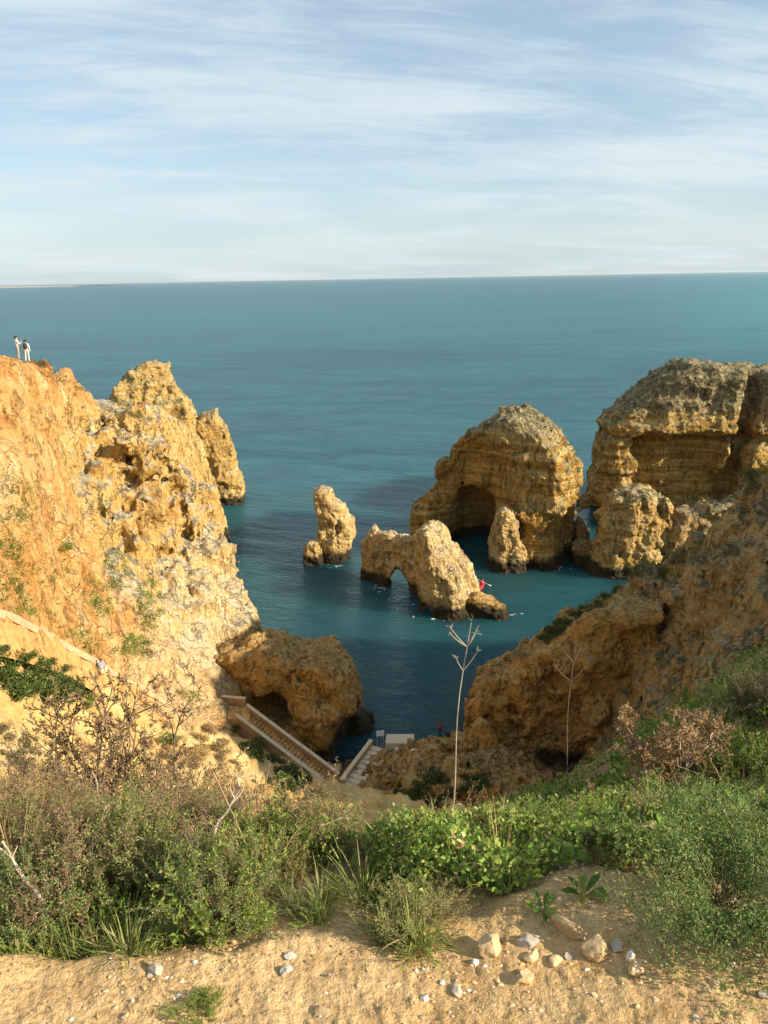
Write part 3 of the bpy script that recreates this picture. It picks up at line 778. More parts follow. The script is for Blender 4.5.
def gz(x, y): return float(ground(np.array([x]), np.array([y]))[0])
NR, NA = 480, 820
rr = np.concatenate([[.02, .3, .6], np.geomspace(.9, 96, NR - 3)]); aa = np.linspace(R(-84), R(84), NA)
RR, AA = np.meshgrid(rr, aa, indexing='ij')
GX, GY = RR * np.sin(AA), RR * np.cos(AA) - .25
GZ = ground(GX, GY)
V = np.stack([GX, GY, GZ], -1).reshape(-1, 3)
ii = np.arange(NR * NA).reshape(NR, NA)
Q = np.stack([ii[:-1, :-1], ii[:-1, 1:], ii[1:, 1:], ii[1:, :-1]], -1).reshape(-1, 4)[:, ::-1]
keep = V[Q].mean(1)[:, 2] > -2.5
mt, t, p = new_mat('dry_soil')
geo = t.add('ShaderNodeNewGeometry'); P = geo.outputs['Position']
x, y, z = t.sep(P)
n0 = t.noise(P, .12, 5, .6, .4); n1 = t.noise(P, 1.1, 7, .62, .2); n2 = t.noise(P, 9, 7, .65); n3 = t.noise(P, 60, 5, .6)
c = t.ramp(n1, [(.32, (.36, .195, .072)), (.48, (.47, .285, .118)), (.66, (.55, .365, .175))])
c = t.mix(t.mr(n2, .35, .7, 0, .6), c, (.58, .42, .225))
yel = t.ramp(t.math('ADD', t.math('MULTIPLY', n0, .5), t.math('MULTIPLY', n1, .5)), [(.38, (.40, .215, .065)), (.47, (.50, .32, .115)), (.55, (.54, .37, .15)), (.64, (.60, .46, .25))])
c = t.mix(t.mr(y, 9, 20), c, yel)
humus = t.mr(t.math('ADD', y, t.math('MULTIPLY', n1, .8)), 2.05, 2.5)
humus = t.math('MULTIPLY', humus, t.mr(t.math('ADD', y, t.math('MULTIPLY', n0, 9)), 12, 22, 1, 0))
c = t.mix(t.math('MULTIPLY', humus, .8), c, t.mix(n2, (.05, .036, .02), (.15, .105, .055)))
c = t.mix(.8, c, t.ramp(n3, [(.32, (.52, .48, .43)), (.48, (1, 1, 1)), (.66, (1.22, 1.2, 1.18))]), 'MULTIPLY')
t.put(p.inputs['Base Color'], c); p.inputs['Roughness'].default_value = .95; p.inputs['Specular IOR Level'].default_value = .15
h = t.math('ADD', t.math('MULTIPLY', n2, .022), t.math('MULTIPLY', n3, .011)); h = t.math('ADD', h, t.math('MULTIPLY', t.noise(P, 190, 4, .6), .0035))
h = t.math('ADD', h, t.math('MULTIPLY', n1, t.mr(y, 6, 25, .02, .22)))
b = t.add('ShaderNodeBump'); b.inputs['Strength'].default_value = .9; b.inputs['Distance'].default_value = 1.0; t.put(b.inputs['Height'], h); t.put(p.inputs['Normal'], b)
M['soil'] = mt
me = mesh_from('hillside', V, Q[keep], mt)
tag(obj('hillside', me), kind='structure')
# ------------------------------------------------------------------ plants: shapes
def leaf_mat(name, cols, transl=.38, rough=.55, spec=.3, vary=.25):
    mt, t, p = new_mat(name)
    geo = t.add('ShaderNodeNewGeometry'); oi = t.add('ShaderNodeObjectInfo')
    c = t.ramp(geo.outputs['Random Per Island'], [((i + .5) / len(cols), k) for i, k in enumerate(cols)])
    v = t.math('ADD', t.math('MULTIPLY', oi.outputs['Random'], vary * 2), 1 - vary)
    hs = t.add('ShaderNodeHueSaturation'); t.put(hs.inputs['Color'], c); t.put(hs.inputs['Value'], v)
    t.put(hs.inputs['Hue'], t.math('ADD', t.math('MULTIPLY', oi.outputs['Random'], .016), .494))
    t.put(p.inputs['Base Color'], hs.outputs[0]); p.inputs['Roughness'].default_value = rough; p.inputs['Specular IOR Level'].default_value = spec
    if transl:
        tr = t.add('ShaderNodeBsdfTranslucent'); t.put(tr.inputs['Color'], hs.outputs[0])
        ms = t.add('ShaderNodeMixShader'); ms.inputs[0].default_value = transl
        t.l.new(p.outputs[0], ms.inputs[1]); t.l.new(tr.outputs[0], ms.inputs[2]); t.l.new(ms.outputs[0], t.n['Material Output'].inputs['Surface'])
    return mt
M['sage'] = leaf_mat('grey_green_leaf', [(0.195, 0.215, 0.058), (0.260, 0.273, 0.081), (0.351, 0.338, 0.117), (0.429, 0.377, 0.156)])
M['green'] = leaf_mat('green_leaf', [(0.078, 0.137, 0.021), (0.130, 0.202, 0.031), (0.208, 0.280, 0.044), (0.338, 0.351, 0.072)])
M['bright'] = leaf_mat('bright_leaf', [(0.138, 0.218, 0.030), (0.196, 0.287, 0.041), (0.276, 0.345, 0.063), (0.380, 0.368, 0.103)])
M['grass'] = leaf_mat('grass_blade', [(0.154, 0.204, 0.040), (0.220, 0.264, 0.061), (0.330, 0.319, 0.099), (0.484, 0.396, 0.187)])
M['rust_leaf'] = leaf_mat('dry_leaf', [(0.230, 0.138, 0.060), (0.333, 0.201, 0.092), (0.437, 0.276, 0.138), (0.253, 0.218, 0.081)], .2)
M['gold'] = leaf_mat('golden_dry_flower', [(.38, .235, .09), (.48, .32, .14), (.57, .41, .20), (.32, .20, .08)], .25)
M['fern'] = leaf_mat('feathery_leaf', [(0.132, 0.204, 0.054), (0.180, 0.264, 0.072), (0.252, 0.324, 0.102), (0.360, 0.372, 0.132)])
M['bush'] = leaf_mat('bush_leaf', [(.040, .062, .014), (.065, .098, .019), (.095, .13, .026), (.14, .15, .04)], .2)
M['olive'] = leaf_mat('olive_leaf', [(.075, .080, .026), (.11, .105, .036), (.15, .13, .05), (.18, .145, .065)], .2)
def twig_mat(name, a, b):
    mt, t, p = new_mat(name)
    tc = t.add('ShaderNodeTexCoord')
    t.put(p.inputs['Base Color'], t.ramp(t.noise(tc.outputs['Object'], 14, 4), [(.35, a), (.65, b)])); p.inputs['Roughness'].default_value = .9
    return mt
M['twig'] = twig_mat('brown_twig', (.10, .062, .038), (.23, .155, .10))
M['pale_twig'] = twig_mat('bleached_twig', (.34, .26, .18), (.56, .46, .35))
M['green_stem'] = twig_mat('green_stem', (.10, .12, .04), (.20, .19, .08))

def tubes(lines, sides=4):
    """lines: list of (points (n,3), radii (n,)) -> vertices and quads"""
    Vs, Fs, off = [], [], 0
    for pts, rad in lines:
        pts = np.asarray(pts, float); n = len(pts)
        T = np.gradient(pts, axis=0); T /= np.linalg.norm(T, axis=1)[:, None] + 1e-9
        ref = np.array([.31, .17, .94]) if abs(T[0] @ np.array([.31, .17, .94])) < .9 else np.array([1, 0, 0.])
        A = np.cross(T, ref); A /= np.linalg.norm(A, axis=1)[:, None] + 1e-9; B = np.cross(T, A)
        an = np.arange(sides) * 2 * math.pi / sides
        ring = pts[:, None] + np.asarray(rad)[:, None, None] * (np.cos(an)[None, :, None] * A[:, None] + np.sin(an)[None, :, None] * B[:, None])
        Vs.append(ring.reshape(-1, 3))
        i = np.arange(n - 1)[:, None] * sides; j = np.arange(sides)[None]; j2 = (j + 1) % sides
        Fs.append((np.stack([i + j, i + j2, i + sides + j2, i + sides + j], -1).reshape(-1, 4)) + off); off += n * sides
    return np.concatenate(Vs), np.concatenate(Fs)

def unit(v): return v / (np.linalg.norm(v, axis=-1, keepdims=True) + 1e-9)

def leaf_tris(P, D, L, Wd, rng, fold=.25, up=None):
    """folded pointed leaves at P along D"""
    n = len(P); D = unit(D)
    r = rng.normal(size=(n, 3)) if up is None else np.tile(up, (n, 1)) + rng.normal(size=(n, 3)) * .35
    S = unit(np.cross(D, r)); N = np.cross(S, D)
    L = np.broadcast_to(L, n)[:, None]; Wd = np.broadcast_to(Wd, n)[:, None]
    m_ = P + D * L * .48
    a, b = m_ + S * Wd * .5 + N * Wd * fold, m_ - S * Wd * .5 + N * Wd * fold
    V = np.stack([P, a, P + D * L, b], 1).reshape(-1, 3)
    i = np.arange(n)[:, None] * 4
    return V, np.concatenate([i + np.array([[0, 1, 2]]), i + np.array([[0, 2, 3]])])

def blades(P, D, L, Wd, rng, droop=.5, seg=5, fold=.12, shape=None):
    """long curved leaves: strips of seg quads, two wide"""
    n = len(P); D = unit(D); S = unit(np.cross(D, np.array([0, 0, 1.]) + rng.normal(size=(n, 3)) * .15))
    L = np.broadcast_to(L, n); Wd = np.broadcast_to(Wd, n); dr = np.broadcast_to(droop, n)
    u = np.linspace(0, 1, seg + 1)
    prof = np.interp(u, [0, .25, .6, 1], [.55, 1, .85, .04]) if shape is None else np.interp(u, shape[0], shape[1])
    out = D * np.array([1, 1, 0]) + 1e-6
    C = P[:, None] + D[:, None] * (L[:, None] * u)[..., None] + (unit(out)[:, None] * .35 - np.array([0, 0, 1.])) * (dr[:, None] * L[:, None] * u ** 2.2 * .6)[..., None]
    N = unit(np.cross(S, D))
    w_ = (Wd[:, None] * prof * .5)[..., None]
    A = C + S[:, None] * w_ + N[:, None] * w_ * fold * 4; B = C - S[:, None] * w_ + N[:, None] * w_ * fold * 4
    V = np.stack([A, C, B], 2).reshape(-1, 3)
    base = np.arange(n)[:, None, None] * (seg + 1) * 3 + np.arange(seg)[None, :, None] * 3
    q1 = base + np.array([0, 1, 4, 3]); q2 = base + np.array([1, 2, 5, 4])
    return V, np.concatenate([q1.reshape(-1, 4), q2.reshape(-1, 4)])

def branch_set(rng, n, h, spread, seg=7, wob=.12, r=.004, up=.9, origin=.05):
    """stems that fan out of one base"""
    out = []
    for i in range(n):
        az = rng.uniform(0, 2 * math.pi); tl = rng.uniform(.05, 1) ** .7 * spread
        d = np.array([math.cos(az) * math.sin(tl), math.sin(az) * math.sin(tl), math.cos(tl)])
        p = np.array([math.cos(az), math.sin(az), 0]) * rng.uniform(0, origin); ln = h * rng.uniform(.65, 1.0) * (1 - .25 * tl / 1.5)
        pts = [p]
        for k in range(seg):
            d = unit(d + rng.normal(size=3) * wob + np.array([0, 0, up * .12])); p = p + d * ln / seg; pts.append(p)
        out.append((np.array(pts), np.linspace(r, r * .3, seg + 1) * rng.uniform(.7, 1.2)))
    return out

def side_twigs(rng, lines, per, ln, seg=4, wob=.2, r=.0018, start=.25):
    out = []
    for pts, rad in lines:
        for _ in range(per):
            f = rng.uniform(start, .98) * (len(pts) - 1); i = int(f); p = pts[i] + (pts[i + 1] - pts[i]) * (f - i)
            d = unit(unit(pts[i + 1] - pts[i]) + rng.normal(size=3) * .75); l_ = ln * rng.uniform(.4, 1)
            q = [p]
            for k in range(seg):
                d = unit(d + rng.normal(size=3) * wob + np.array([0, 0, .1])); p = p + d * l_ / seg; q.append(p)
            out.append((np.array(q), np.linspace(r, r * .4, seg + 1)))
    return out

def along(rng, lines, per, start=.2):
    P, D = [], []
    for pts, rad in lines:
        f = rng.uniform(start, 1, per) * (len(pts) - 1); i = np.minimum(f.astype(int), len(pts) - 2)
        P.append(pts[i] + (pts[i + 1] - pts[i]) * (f - i)[:, None]); D.append(unit(pts[i + 1] - pts[i]))
    return np.concatenate(P), np.concatenate(D)

def plant(name, label, cat, group, parts):
    """a plant at the origin: an Empty with its stems and leaves under it"""
    r_ = bpy.data.objects.new(name, None); COL.objects.link(r_); tag(r_, label, cat, group)
    r_.empty_display_size = .1
    for pname, me in parts: obj(pname, me, r_)
    return r_

def make_sage(seed, h=.5, n=46, leaf=.017, per=70, mat='sage', spread=1.0):
    rng = np.random.default_rng(seed)
    st = branch_set(rng, n, h, spread, 7, .13, .0035, origin=.10)
    tw = side_twigs(rng, st, 3, h * .32)
    P, D = along(rng, st, per, .3); P2, D2 = along(rng, tw, per // 3, .1)
    P = np.concatenate([P, P2]); D = np.concatenate([D, D2])
    D = unit(D * .6 + rng.normal(size=D.shape) * .6); P = P + rng.normal(size=P.shape) * .006
    V, Fc = leaf_tris(P, D, leaf * rng.uniform(.6, 1.3, len(P)), leaf * .42, rng)
    return [('stems', mesh_from('sage_stems', *tubes(st + tw, 3), M['twig'])), ('foliage', mesh_from('sage_leaves', V, Fc, M[mat], False))]

def make_dry(seed, h=.6, n=16, per=8, mat='rust_leaf', tw_mat='twig', leafn=7, spread=.8, leaf=.014, ln=.34, r=.005):
    rng = np.random.default_rng(seed)
    st = branch_set(rng, n, h, spread, 8, .16, r, origin=.06)
    tw = side_twigs(rng, st, per, h * ln, 5, .26, r * .42); tw2 = side_twigs(rng, tw, 3, h * ln * .42, 3, .3, r * .25, .3)
    P, D = along(rng, tw2, leafn, .2); P2, D2 = along(rng, tw, leafn, .3)
    P = np.concatenate([P, P2]); D = np.concatenate([D, D2])
    V, Fc = leaf_tris(P, unit(D * .4 + rng.normal(size=D.shape) * .7), leaf * rng.uniform(.5, 1.3, len(P)), leaf * .4, rng)
    return [('twigs', mesh_from('dry_twigs', *tubes(st + tw + tw2, 3), M[tw_mat])), ('foliage', mesh_from('dry_leaves', V, Fc, M[mat], False))]

def make_strap(seed, n=16, L=.30, Wd=.022, mat='bright', lean=.55):
    rng = np.random.default_rng(seed)
    az = rng.uniform(0, 2 * math.pi, n); tl = rng.uniform(.1, 1, n) * lean
    D = np.stack([np.cos(az) * np.sin(tl), np.sin(az) * np.sin(tl), np.cos(tl)], 1)
    V, Fc = blades(np.stack([np.cos(az), np.sin(az), az * 0], 1) * .012, D, L * rng.uniform(.55, 1.1, n), Wd * rng.uniform(.7, 1.2, n), rng, rng.uniform(.1, .8, n), 6)
    return mesh_from('strap_leaves', V, Fc, M[mat])

def make_rosette(seed, n=11, L=.16, Wd=.055, mat='bright', lean=1.15):
    rng = np.random.default_rng(seed)
    az = np.arange(n) * 2.4 + rng.uniform(0, .5, n); tl = rng.uniform(.35, 1, n) * lean
    D = np.stack([np.cos(az) * np.sin(tl), np.sin(az) * np.sin(tl), np.cos(tl)], 1)
    V, Fc = blades(np.stack([np.cos(az), np.sin(az), az * 0], 1) * .01, D, L * rng.uniform(.6, 1.1, n), Wd * rng.uniform(.75, 1.2, n), rng, rng.uniform(.1, .5, n), 6, .1,
                   ([0, .2, .35, .65, .85, 1], [.16, .22, .7, 1, .7, .03]))
    return mesh_from('broad_leaves', V, Fc, M[mat])

def make_grass(seed, n=55, L=.17, Wd=.0045, mat='grass', lean=.8):
    rng = np.random.default_rng(seed)
    az = rng.uniform(0, 2 * math.pi, n); tl = rng.uniform(.02, 1, n) * lean
    D = np.stack([np.cos(az) * np.sin(tl), np.sin(az) * np.sin(tl), np.cos(tl)], 1)
    V, Fc = blades(np.stack([np.cos(az), np.sin(az), az * 0], 1) * (rng.uniform(0, .045, n)[:, None]), D, L * rng.uniform(.4, 1.15, n), Wd, rng, rng.uniform(.1, 1.1, n), 4)
    return mesh_from('grass_blades', V, Fc, M[mat])

def make_clump(seed, n=900, mat='bush', leaf=.11, flat=.75, lumps=9):
    """bush seen from far: lumpy crown of leaf clusters, unit radius"""
    rng = np.random.default_rng(seed)
    c = unit(rng.normal(size=(lumps, 3))) * rng.uniform(.25, .62, (lumps, 1)); c[:, 2] = np.abs(c[:, 2]) * flat
    k = rng.integers(0, lumps, n); d = unit(rng.normal(size=(n, 3))); rad = rng.uniform(.28, .5, lumps)[k] * rng.uniform(.5, 1, n) ** .4
    P = c[k] + d * rad[:, None]; P[:, 2] = np.abs(P[:, 2]) * .95
    V, Fc = leaf_tris(P, unit(d + rng.normal(size=d.shape) * .6 + np.array([0, 0, .3])), leaf * rng.uniform(.6, 1.5, n), leaf * .6, rng)
    st = branch_set(rng, 9, .8, 1.1, 5, .1, .022, origin=.04)
    return [('stems', mesh_from('bush_stems', *tubes(st, 4), M['twig'])), ('foliage', mesh_from('bush_leaves', V, Fc, M[mat], False))]

def make_fern(seed, n=60, R_=.5, H=.2):
    """feathery mound: fronds cut into fine leaflets"""
    rng = np.random.default_rng(seed); Ps, Ds, St = [], [], []
    for i in range(n):
        az = rng.uniform(0, 2 * math.pi); reach = rng.uniform(.25, 1) ** .6 * R_
        u = np.linspace(0, 1, 14); o = np.array([math.cos(az), math.sin(az), 0]); s = np.array([-math.sin(az), math.cos(az), 0])
        z = H * np.sin(np.clip(u * 1.15, 0, 1) * math.pi * .62) * rng.uniform(.6, 1.15) * (1.15 - .45 * reach / R_)
        pts = o * (reach * u)[:, None] + np.array([0, 0, 1.]) * z[:, None] + s * (.05 * np.sin(u * 3 + i))[:, None]
        St.append((pts, np.linspace(.0028, .0009, 14)))
        for k in range(3, 14):
            for sg in (-1, 1):
                ln = .11 * (1 - abs(k / 13 - .55)) * rng.uniform(.7, 1.2)
                d = unit(s * sg + o * .55 + rng.normal(size=3) * .25 + np.array([0, 0, .12]))
                m_ = 11
                f = np.linspace(.1, 1, m_)[:, None] * ln
                Ps.append(pts[k] + d * f + rng.normal(size=(m_, 3)) * .006); Ds.append(unit(np.tile(d, (m_, 1)) + rng.normal(size=(m_, 3)) * .9))
    P, D = np.concatenate(Ps), np.concatenate(Ds)
    V, Fc = leaf_tris(P, D, .017 * rng.uniform(.6, 1.5, len(P)), .0075, rng)
    return [('stems', mesh_from('fern_stems', *tubes(St, 3), M['green_stem'])), ('foliage', mesh_from('fern_leaflets', V, Fc, M['fern'], False))]

# ------------------------------------------------------------------ plants: places
def nearer(Y): return float(np.interp(Y, [0, 1.4, 1.9, 2.3, 3.2, 4.5, 99], [0, 1.32, 1.52, 1.86, 2.75, 4.3, 99]))
def spot(px, Y):
    k = FWD + RIGHT * (px - 384) / F - UP * (830 - 512) / F
    return float(k[0] / k[1] * Y)
def top_h(px, Y, py):
    """height of a plant standing at (px, Y) whose top shows at pixel row py"""
    k = FWD + RIGHT * (px - 384) / F - UP * (py - 512) / F
    x = float(k[0] / k[1] * Y)
    return x, 44 + Y * k[2] / k[1] - gz(x, Y)

rnd = random.Random(21)
RZ = lambda: rnd.uniform(0, 6.28)
HH = {}
def height_of(o):
    n = o.name.split('.')[0]
    zs = [max(v.co.z for v in c.data.vertices) for c in o.children]
    return max(zs)
def at_px(protos, px, Y, py, k=None, label=None, h0=None):
    Y = nearer(Y); x, h = top_h(px, Y, py); k = rnd.randrange(len(protos)) if k is None else k; key = id(protos[k])
    if key not in HH: HH[key] = height_of(protos[k])
    return put(protos, x, Y, RZ(), max(.2, h / HH[key]), label, k)
SAGE_L = 'grey-green small-leaved shrub in the thicket along the dirt path edge'
sages = [plant('leafy_shrub', SAGE_L, 'shrub', 'grey-green shrubs along the path edge', make_sage(300 + i, .5, 40 + 6 * i, *lf)) for i, lf in enumerate(((.017, 70), (.012, 84, 'fern'), (.021, 46, 'sage', 1.3), (.014, 60, 'olive', .8), (.024, 36, 'bright', 1.1)))]
green_ = [plant('leafy_shrub', 'darker green small-leaved shrub among the low plants along the path', 'shrub', 'green shrubs along the path edge', make_sage(310 + i, .5, 34, *lf)) for i, lf in enumerate(((.026, 40, 'green', 1.2), (.018, 60, 'green', 1.3), (.034, 26, 'bright', 1.25), (.015, 70, 'fern', 1.2)))]
drys = [plant('dry_shrub', 'brown dry twiggy shrub above the grey-green thicket', 'shrub', 'dry brown shrubs on the slope', make_dry(320 + i, .6, 13, 7, leafn=7, leaf=.015)) for i in range(3)]
straps_me = [make_strap(330, 12, .32, .018), make_strap(331, 15, .36, .014), make_strap(332, 9, .28, .022)]
ros_me = [make_rosette(340), make_rosette(341, 9, .19, .06, 'green'), make_rosette(342, 13, .14, .045)]
grass_me = [make_grass(350), make_grass(351, 70, .20, .004), make_grass(352, 45, .14, .005, 'bright'), make_grass(353, 60, .13, .0035, 'sage', .9)]
used = set()
def put(protos, x, y, rz, s, label=None, k=None, tilt=0.0, sink=.01):
    o = protos[k if k is not None else random.randrange(len(protos))]
    loc = (x, y, gz(x, y) - sink)
    if o.name in used: o = dup(o, loc, rz, s, tilt)
    else:
        used.add(o.name); o.location = loc; o.rotation_euler = (tilt, 0, rz); o.scale = (s,) * 3
    if label: tag(o, label); o.pop('group', None) if hasattr(o, 'pop') else None
    return o
def put_me(name, mes, x, y, rz, s, label, cat, group=None, k=None, sink=.01, tilt=0.0):
    o = obj(name, mes[k if k is not None else random.randrange(len(mes))], None, (x, y, gz(x, y) - sink), (tilt, 0, rz), s)
    return tag(o, label, cat, group)

# grey-green thicket on the left
for px, Y, py in ((8, 2.35, 882), (40, 2.6, 868), (75, 2.3, 886), (105, 2.7, 858), (140, 2.45, 876), (178, 2.8, 852), (215, 2.4, 884), (250, 2.6, 862), (285, 2.5, 872), (318, 2.75, 816), (346, 2.55, 866),
                  (20, 3.2, 838), (62, 3.4, 832), (150, 3.5, 828), (240, 3.4, 822), (280, 3.2, 818), (326, 3.0, 778), (300, 3.3, 822),
                  (125, 2.05, 912), (190, 2.1, 924), (60, 2.05, 916), (300, 2.15, 900), (250, 2.1, 908)):
    at_px(sages, px + rnd.uniform(-6, 6), Y, py + rnd.uniform(-5, 8))
for px, Y, py in ((220, 2.2, 880), (268, 2.25, 876), (330, 2.25, 876), (205, 1.98, 925)):
    at_px(green_, px, Y, py)
for i in range(54):
    px = rnd.uniform(-25, 335); Y = rnd.uniform(1.62, 2.7) if px < 260 else rnd.uniform(1.8, 2.7)
    if Y < 1.75 and px > 215: continue
    put(sages if rnd.random() < .45 else (drys if rnd.random() < .8 else green_), spot(px, Y), Y, RZ(), rnd.uniform(.3, .62))
# dry brown shrubs behind them
for px, Y, py in ((10, 4.2, 742), (45, 4.8, 752), (80, 4.4, 770), (118, 4.7, 760), (160, 4.3, 772), (192, 5.0, 760), (228, 4.6, 775), (270, 4.7, 785), (30, 6.2, 728), (140, 3.9, 790), (215, 4.0, 782), (60, 3.9, 792), (180, 6.5, 742), (-20, 5.0, 745)):
    at_px(drys, px, Y, py + rnd.uniform(-4, 6), h0=.62)
for px, Y, py in ((105, 3.6, 812), (35, 3.5, 822), (170, 3.2, 830), (310, 2.9, 818), (340, 2.8, 836)):
    at_px(drys, px, Y, py, h0=.62)
# tall bare-stemmed dry bush standing out against the bright slope
tall = plant('dry_bush', 'tall brown bush with bare stems standing against the bright sandy slope', 'bush', None, make_dry(371, 1.2, 12, 13, 'rust_leaf', 'twig', 11, .5, .026, .26, .010))
x, h = top_h(118, 7.2, 684); tall.location = (x, 7.2, gz(x, 7.2) - .02); tall.scale = (h / height_of(tall),) * 3; tall.rotation_euler = (0, 0, 1.0)

# low green plants in the middle and on the right
for px, Y, py in ((385, 2.6, 838), (410, 2.9, 830), (455, 2.75, 822), (490, 2.6, 836), (520, 2.8, 826), (560, 2.7, 822), (590, 2.55, 838), (430, 3.4, 822), (480, 3.5, 824), (540, 3.4, 818), (600, 3.3, 812), (640, 3.1, 812), (500, 2.3, 868), (545, 2.35, 866), (450, 2.4, 858), (595, 2.3, 866), (400, 2.35, 866), (370, 2.5, 846),
                  (690, 3.6, 800), (740, 3.4, 792), (715, 4.2, 770), (760, 4.6, 740), (780, 3.8, 780), (600, 4.4, 796), (560, 4.6, 806), (520, 4.6, 814), (640, 4.8, 776)):
    at_px(green_, px + rnd.uniform(-6, 6), Y, py + rnd.uniform(-4, 6))
# broad-leaved and strap-leaved plants
for px, Y, py, s, k in ((500, 2.25, 872, .6, 1), (532, 2.25, 880, .6, 0), (575, 2.3, 872, .6, 1), (470, 2.3, 870, .9, 1), (700, 3.2, 800, 1.5, 0), (735, 3.0, 806, 1.4, 1), (745, 2.7, 832, 1.2, 0), (690, 2.9, 822, 1.2, 1), (720, 3.6, 778, 1.5, 0), (764, 3.1, 800, 1.5, 1), (650, 3.1, 812, 1.2, 0), (612, 2.9, 826, 1.1, 2), (560, 2.9, 826, 1.0, 2), (430, 2.6, 838, 1.0, 2), (200, 1.95, 930, .8, 2), (775, 2.8, 815, 1.4, 1), (705, 4.0, 760, 1.6, 1), (745, 4.4, 750, 1.8, 0), (590, 3.4, 800, 1.2, 1), (665, 2.55, 845, 1.0, 0)):
    Y = nearer(Y); put_me('broad_leaved_plant', ros_me, spot(px, Y), Y, RZ(), s * .46, 'broad-leaved green plant low among the vegetation at the path edge', 'plant', 'broad-leaved plants', k, -.03)
put_me('broad_leaved_plant', ros_me, spot(588, 1.70), 1.70, 1.0, .40, 'small rosette of green leaves growing between the stones by the path', 'plant', None, 1, -.005)
put_me('broad_leaved_plant', ros_me, spot(548, 1.64), 1.64, 2.4, .32, 'little dark leafy plant behind the pointed stone at the path edge', 'plant', None, 1, -.005)
for px, Y, s, k in ((165, 2.0, 1.0, 0), (182, 2.1, 1.05, 1), (150, 2.2, 1.1, 0), (120, 2.15, .9, 1), (440, 3.1, 1.05, 1), (455, 3.0, .95, 0), (425, 3.2, 1.0, 1), (405, 2.7, .8, 2), (610, 2.5, .8, 1), (640, 2.7, .9, 1), (96, 2.3, 1, 1), (345, 2.4, .8, 1), (370, 2.9, .8, 0)):
    Y = nearer(Y); put_me('strap_leaved_plant', straps_me, spot(px, Y), Y, RZ(), s * .5, 'strap-leaved plant of long pale green blades among the low shrubs', 'plant', 'strap-leaved plants', k)
for i in range(30):                                      # mixed growth through the green middle
    px = rnd.uniform(375, 660); Y = rnd.uniform(1.95, 3.4)
    r_ = rnd.random()
    if r_ < .45: put(sages, spot(px, Y), Y, RZ(), rnd.uniform(.25, .42))
    elif r_ < .65: put(drys, spot(px, Y), Y, RZ(), rnd.uniform(.25, .42))
    else: put_me('strap_leaved_plant', straps_me, spot(px, Y), Y, RZ(), rnd.uniform(.35, .6), 'strap-leaved plant of long pale green blades among the low shrubs', 'plant', 'strap-leaved plants')
# grass tufts along the edge of the path and through the green
for i in range(210):
    px = rnd.uniform(-10, 780); Y = rnd.choice([rnd.uniform(1.88, 2.25), rnd.uniform(2.2, 3.3), rnd.uniform(3, 4.5)])
    if 430 < px < 650 and Y < 2.2: continue
    if 210 < px < 370 and Y < 2.0: continue
    if px > 630 and Y < 2.4: continue
    Y = nearer(Y); put_me('grass_tuft', grass_me, spot(px, Y), Y, RZ(), rnd.uniform(.5, .95), 'tuft of thin grass blades among the plants beside the path', 'grass tuft', 'grass tufts beside the path')
for px, Y, s, k, lab in ((20, 1.9, 1.15, 0, 'pale green grass clump at the path edge in the corner with dry litter'), (45, 1.95, 1.1, 2, None), (75, 1.93, 1.0, 1, None), (100, 1.98, 1.0, 0, None), (8, 2.02, 1.3, 1, None),
                         (60, 1.27, .6, 3, 'small greyish tuft growing out of the bare dirt path')):
    Y = Y if lab and 'bare' in lab else nearer(Y); put_me('grass_tuft', grass_me, spot(px, Y), Y, RZ(), s * .55, lab or 'tuft of thin grass blades among the plants beside the path', 'grass tuft', None if lab else 'grass tufts beside the path', k)
pl_ = plant('low_shrub', 'wiry low pale green shrub spilling onto the path in the middle', 'shrub', None, make_sage(380, .36, 60, .013, 70, 'sage', 1.45))
pl_.location = (spot(412, 1.62), 1.62, gz(spot(412, 1.62), 1.62) - .02); pl_.scale = (.62, .5, .50)
pl_ = plant('creeping_plant', 'small bright green leafy plant creeping over the dirt path', 'plant', None, make_sage(381, .2, 60, .012, 60, 'bright', 1.5))
pl_.location = (spot(178, 1.34), 1.34, gz(spot(178, 1.34), 1.34) - .01); pl_.scale = (.42, .24, .30); pl_.rotation_euler = (0, 0, .35)
# feathery mound by the path on the sunny side
fern = plant('feathery_plant', 'large feathery blue-green mound hanging over the dirt bank', 'plant', None, make_fern(390, 80, .62, .26))
x = spot(735, 1.60); fern.location = (x, 1.60, gz(x, 1.60) - .02); fern.scale = (.50, .62, .66); fern.rotation_euler = (R(10), R(-4), 0.2)
# golden dry shrub with pale branches
gold = plant('golden_shrub', 'golden dry shrub with bleached bare branches above the green plants', 'shrub', None, make_dry(395, .8, 15, 9, 'gold', 'pale_twig', 16, .75, .026, .26, .006))
x, h = top_h(668, 4.6, 690); gold.location = (x, 4.6, gz(x, 4.6)); gold.scale = (h / height_of(gold),) * 3; gold.rotation_euler = (0, R(6), .4)
gold2 = plant('golden_shrub', 'small golden dry sprig beside the larger golden shrub', 'shrub', None, make_dry(396, .5, 6, 7, 'gold', 'pale_twig', 13, .45, .022, .3, .004))
x, h = top_h(600, 4.2, 784); gold2.location = (x, 4.2, gz(x, 4.2)); gold2.scale = (h / height_of(gold2),) * 3
ol = plant('olive_shrub', 'brownish-green shrub just behind the golden dry shrub', 'shrub', None, make_dry(397, .8, 14, 8, 'olive', 'twig', 12, .7, .022, .28, .006))
x, h = top_h(705, 5.2, 704); ol.location = (x, 5.2, gz(x, 5.2)); ol.scale = (h / height_of(ol),) * 3

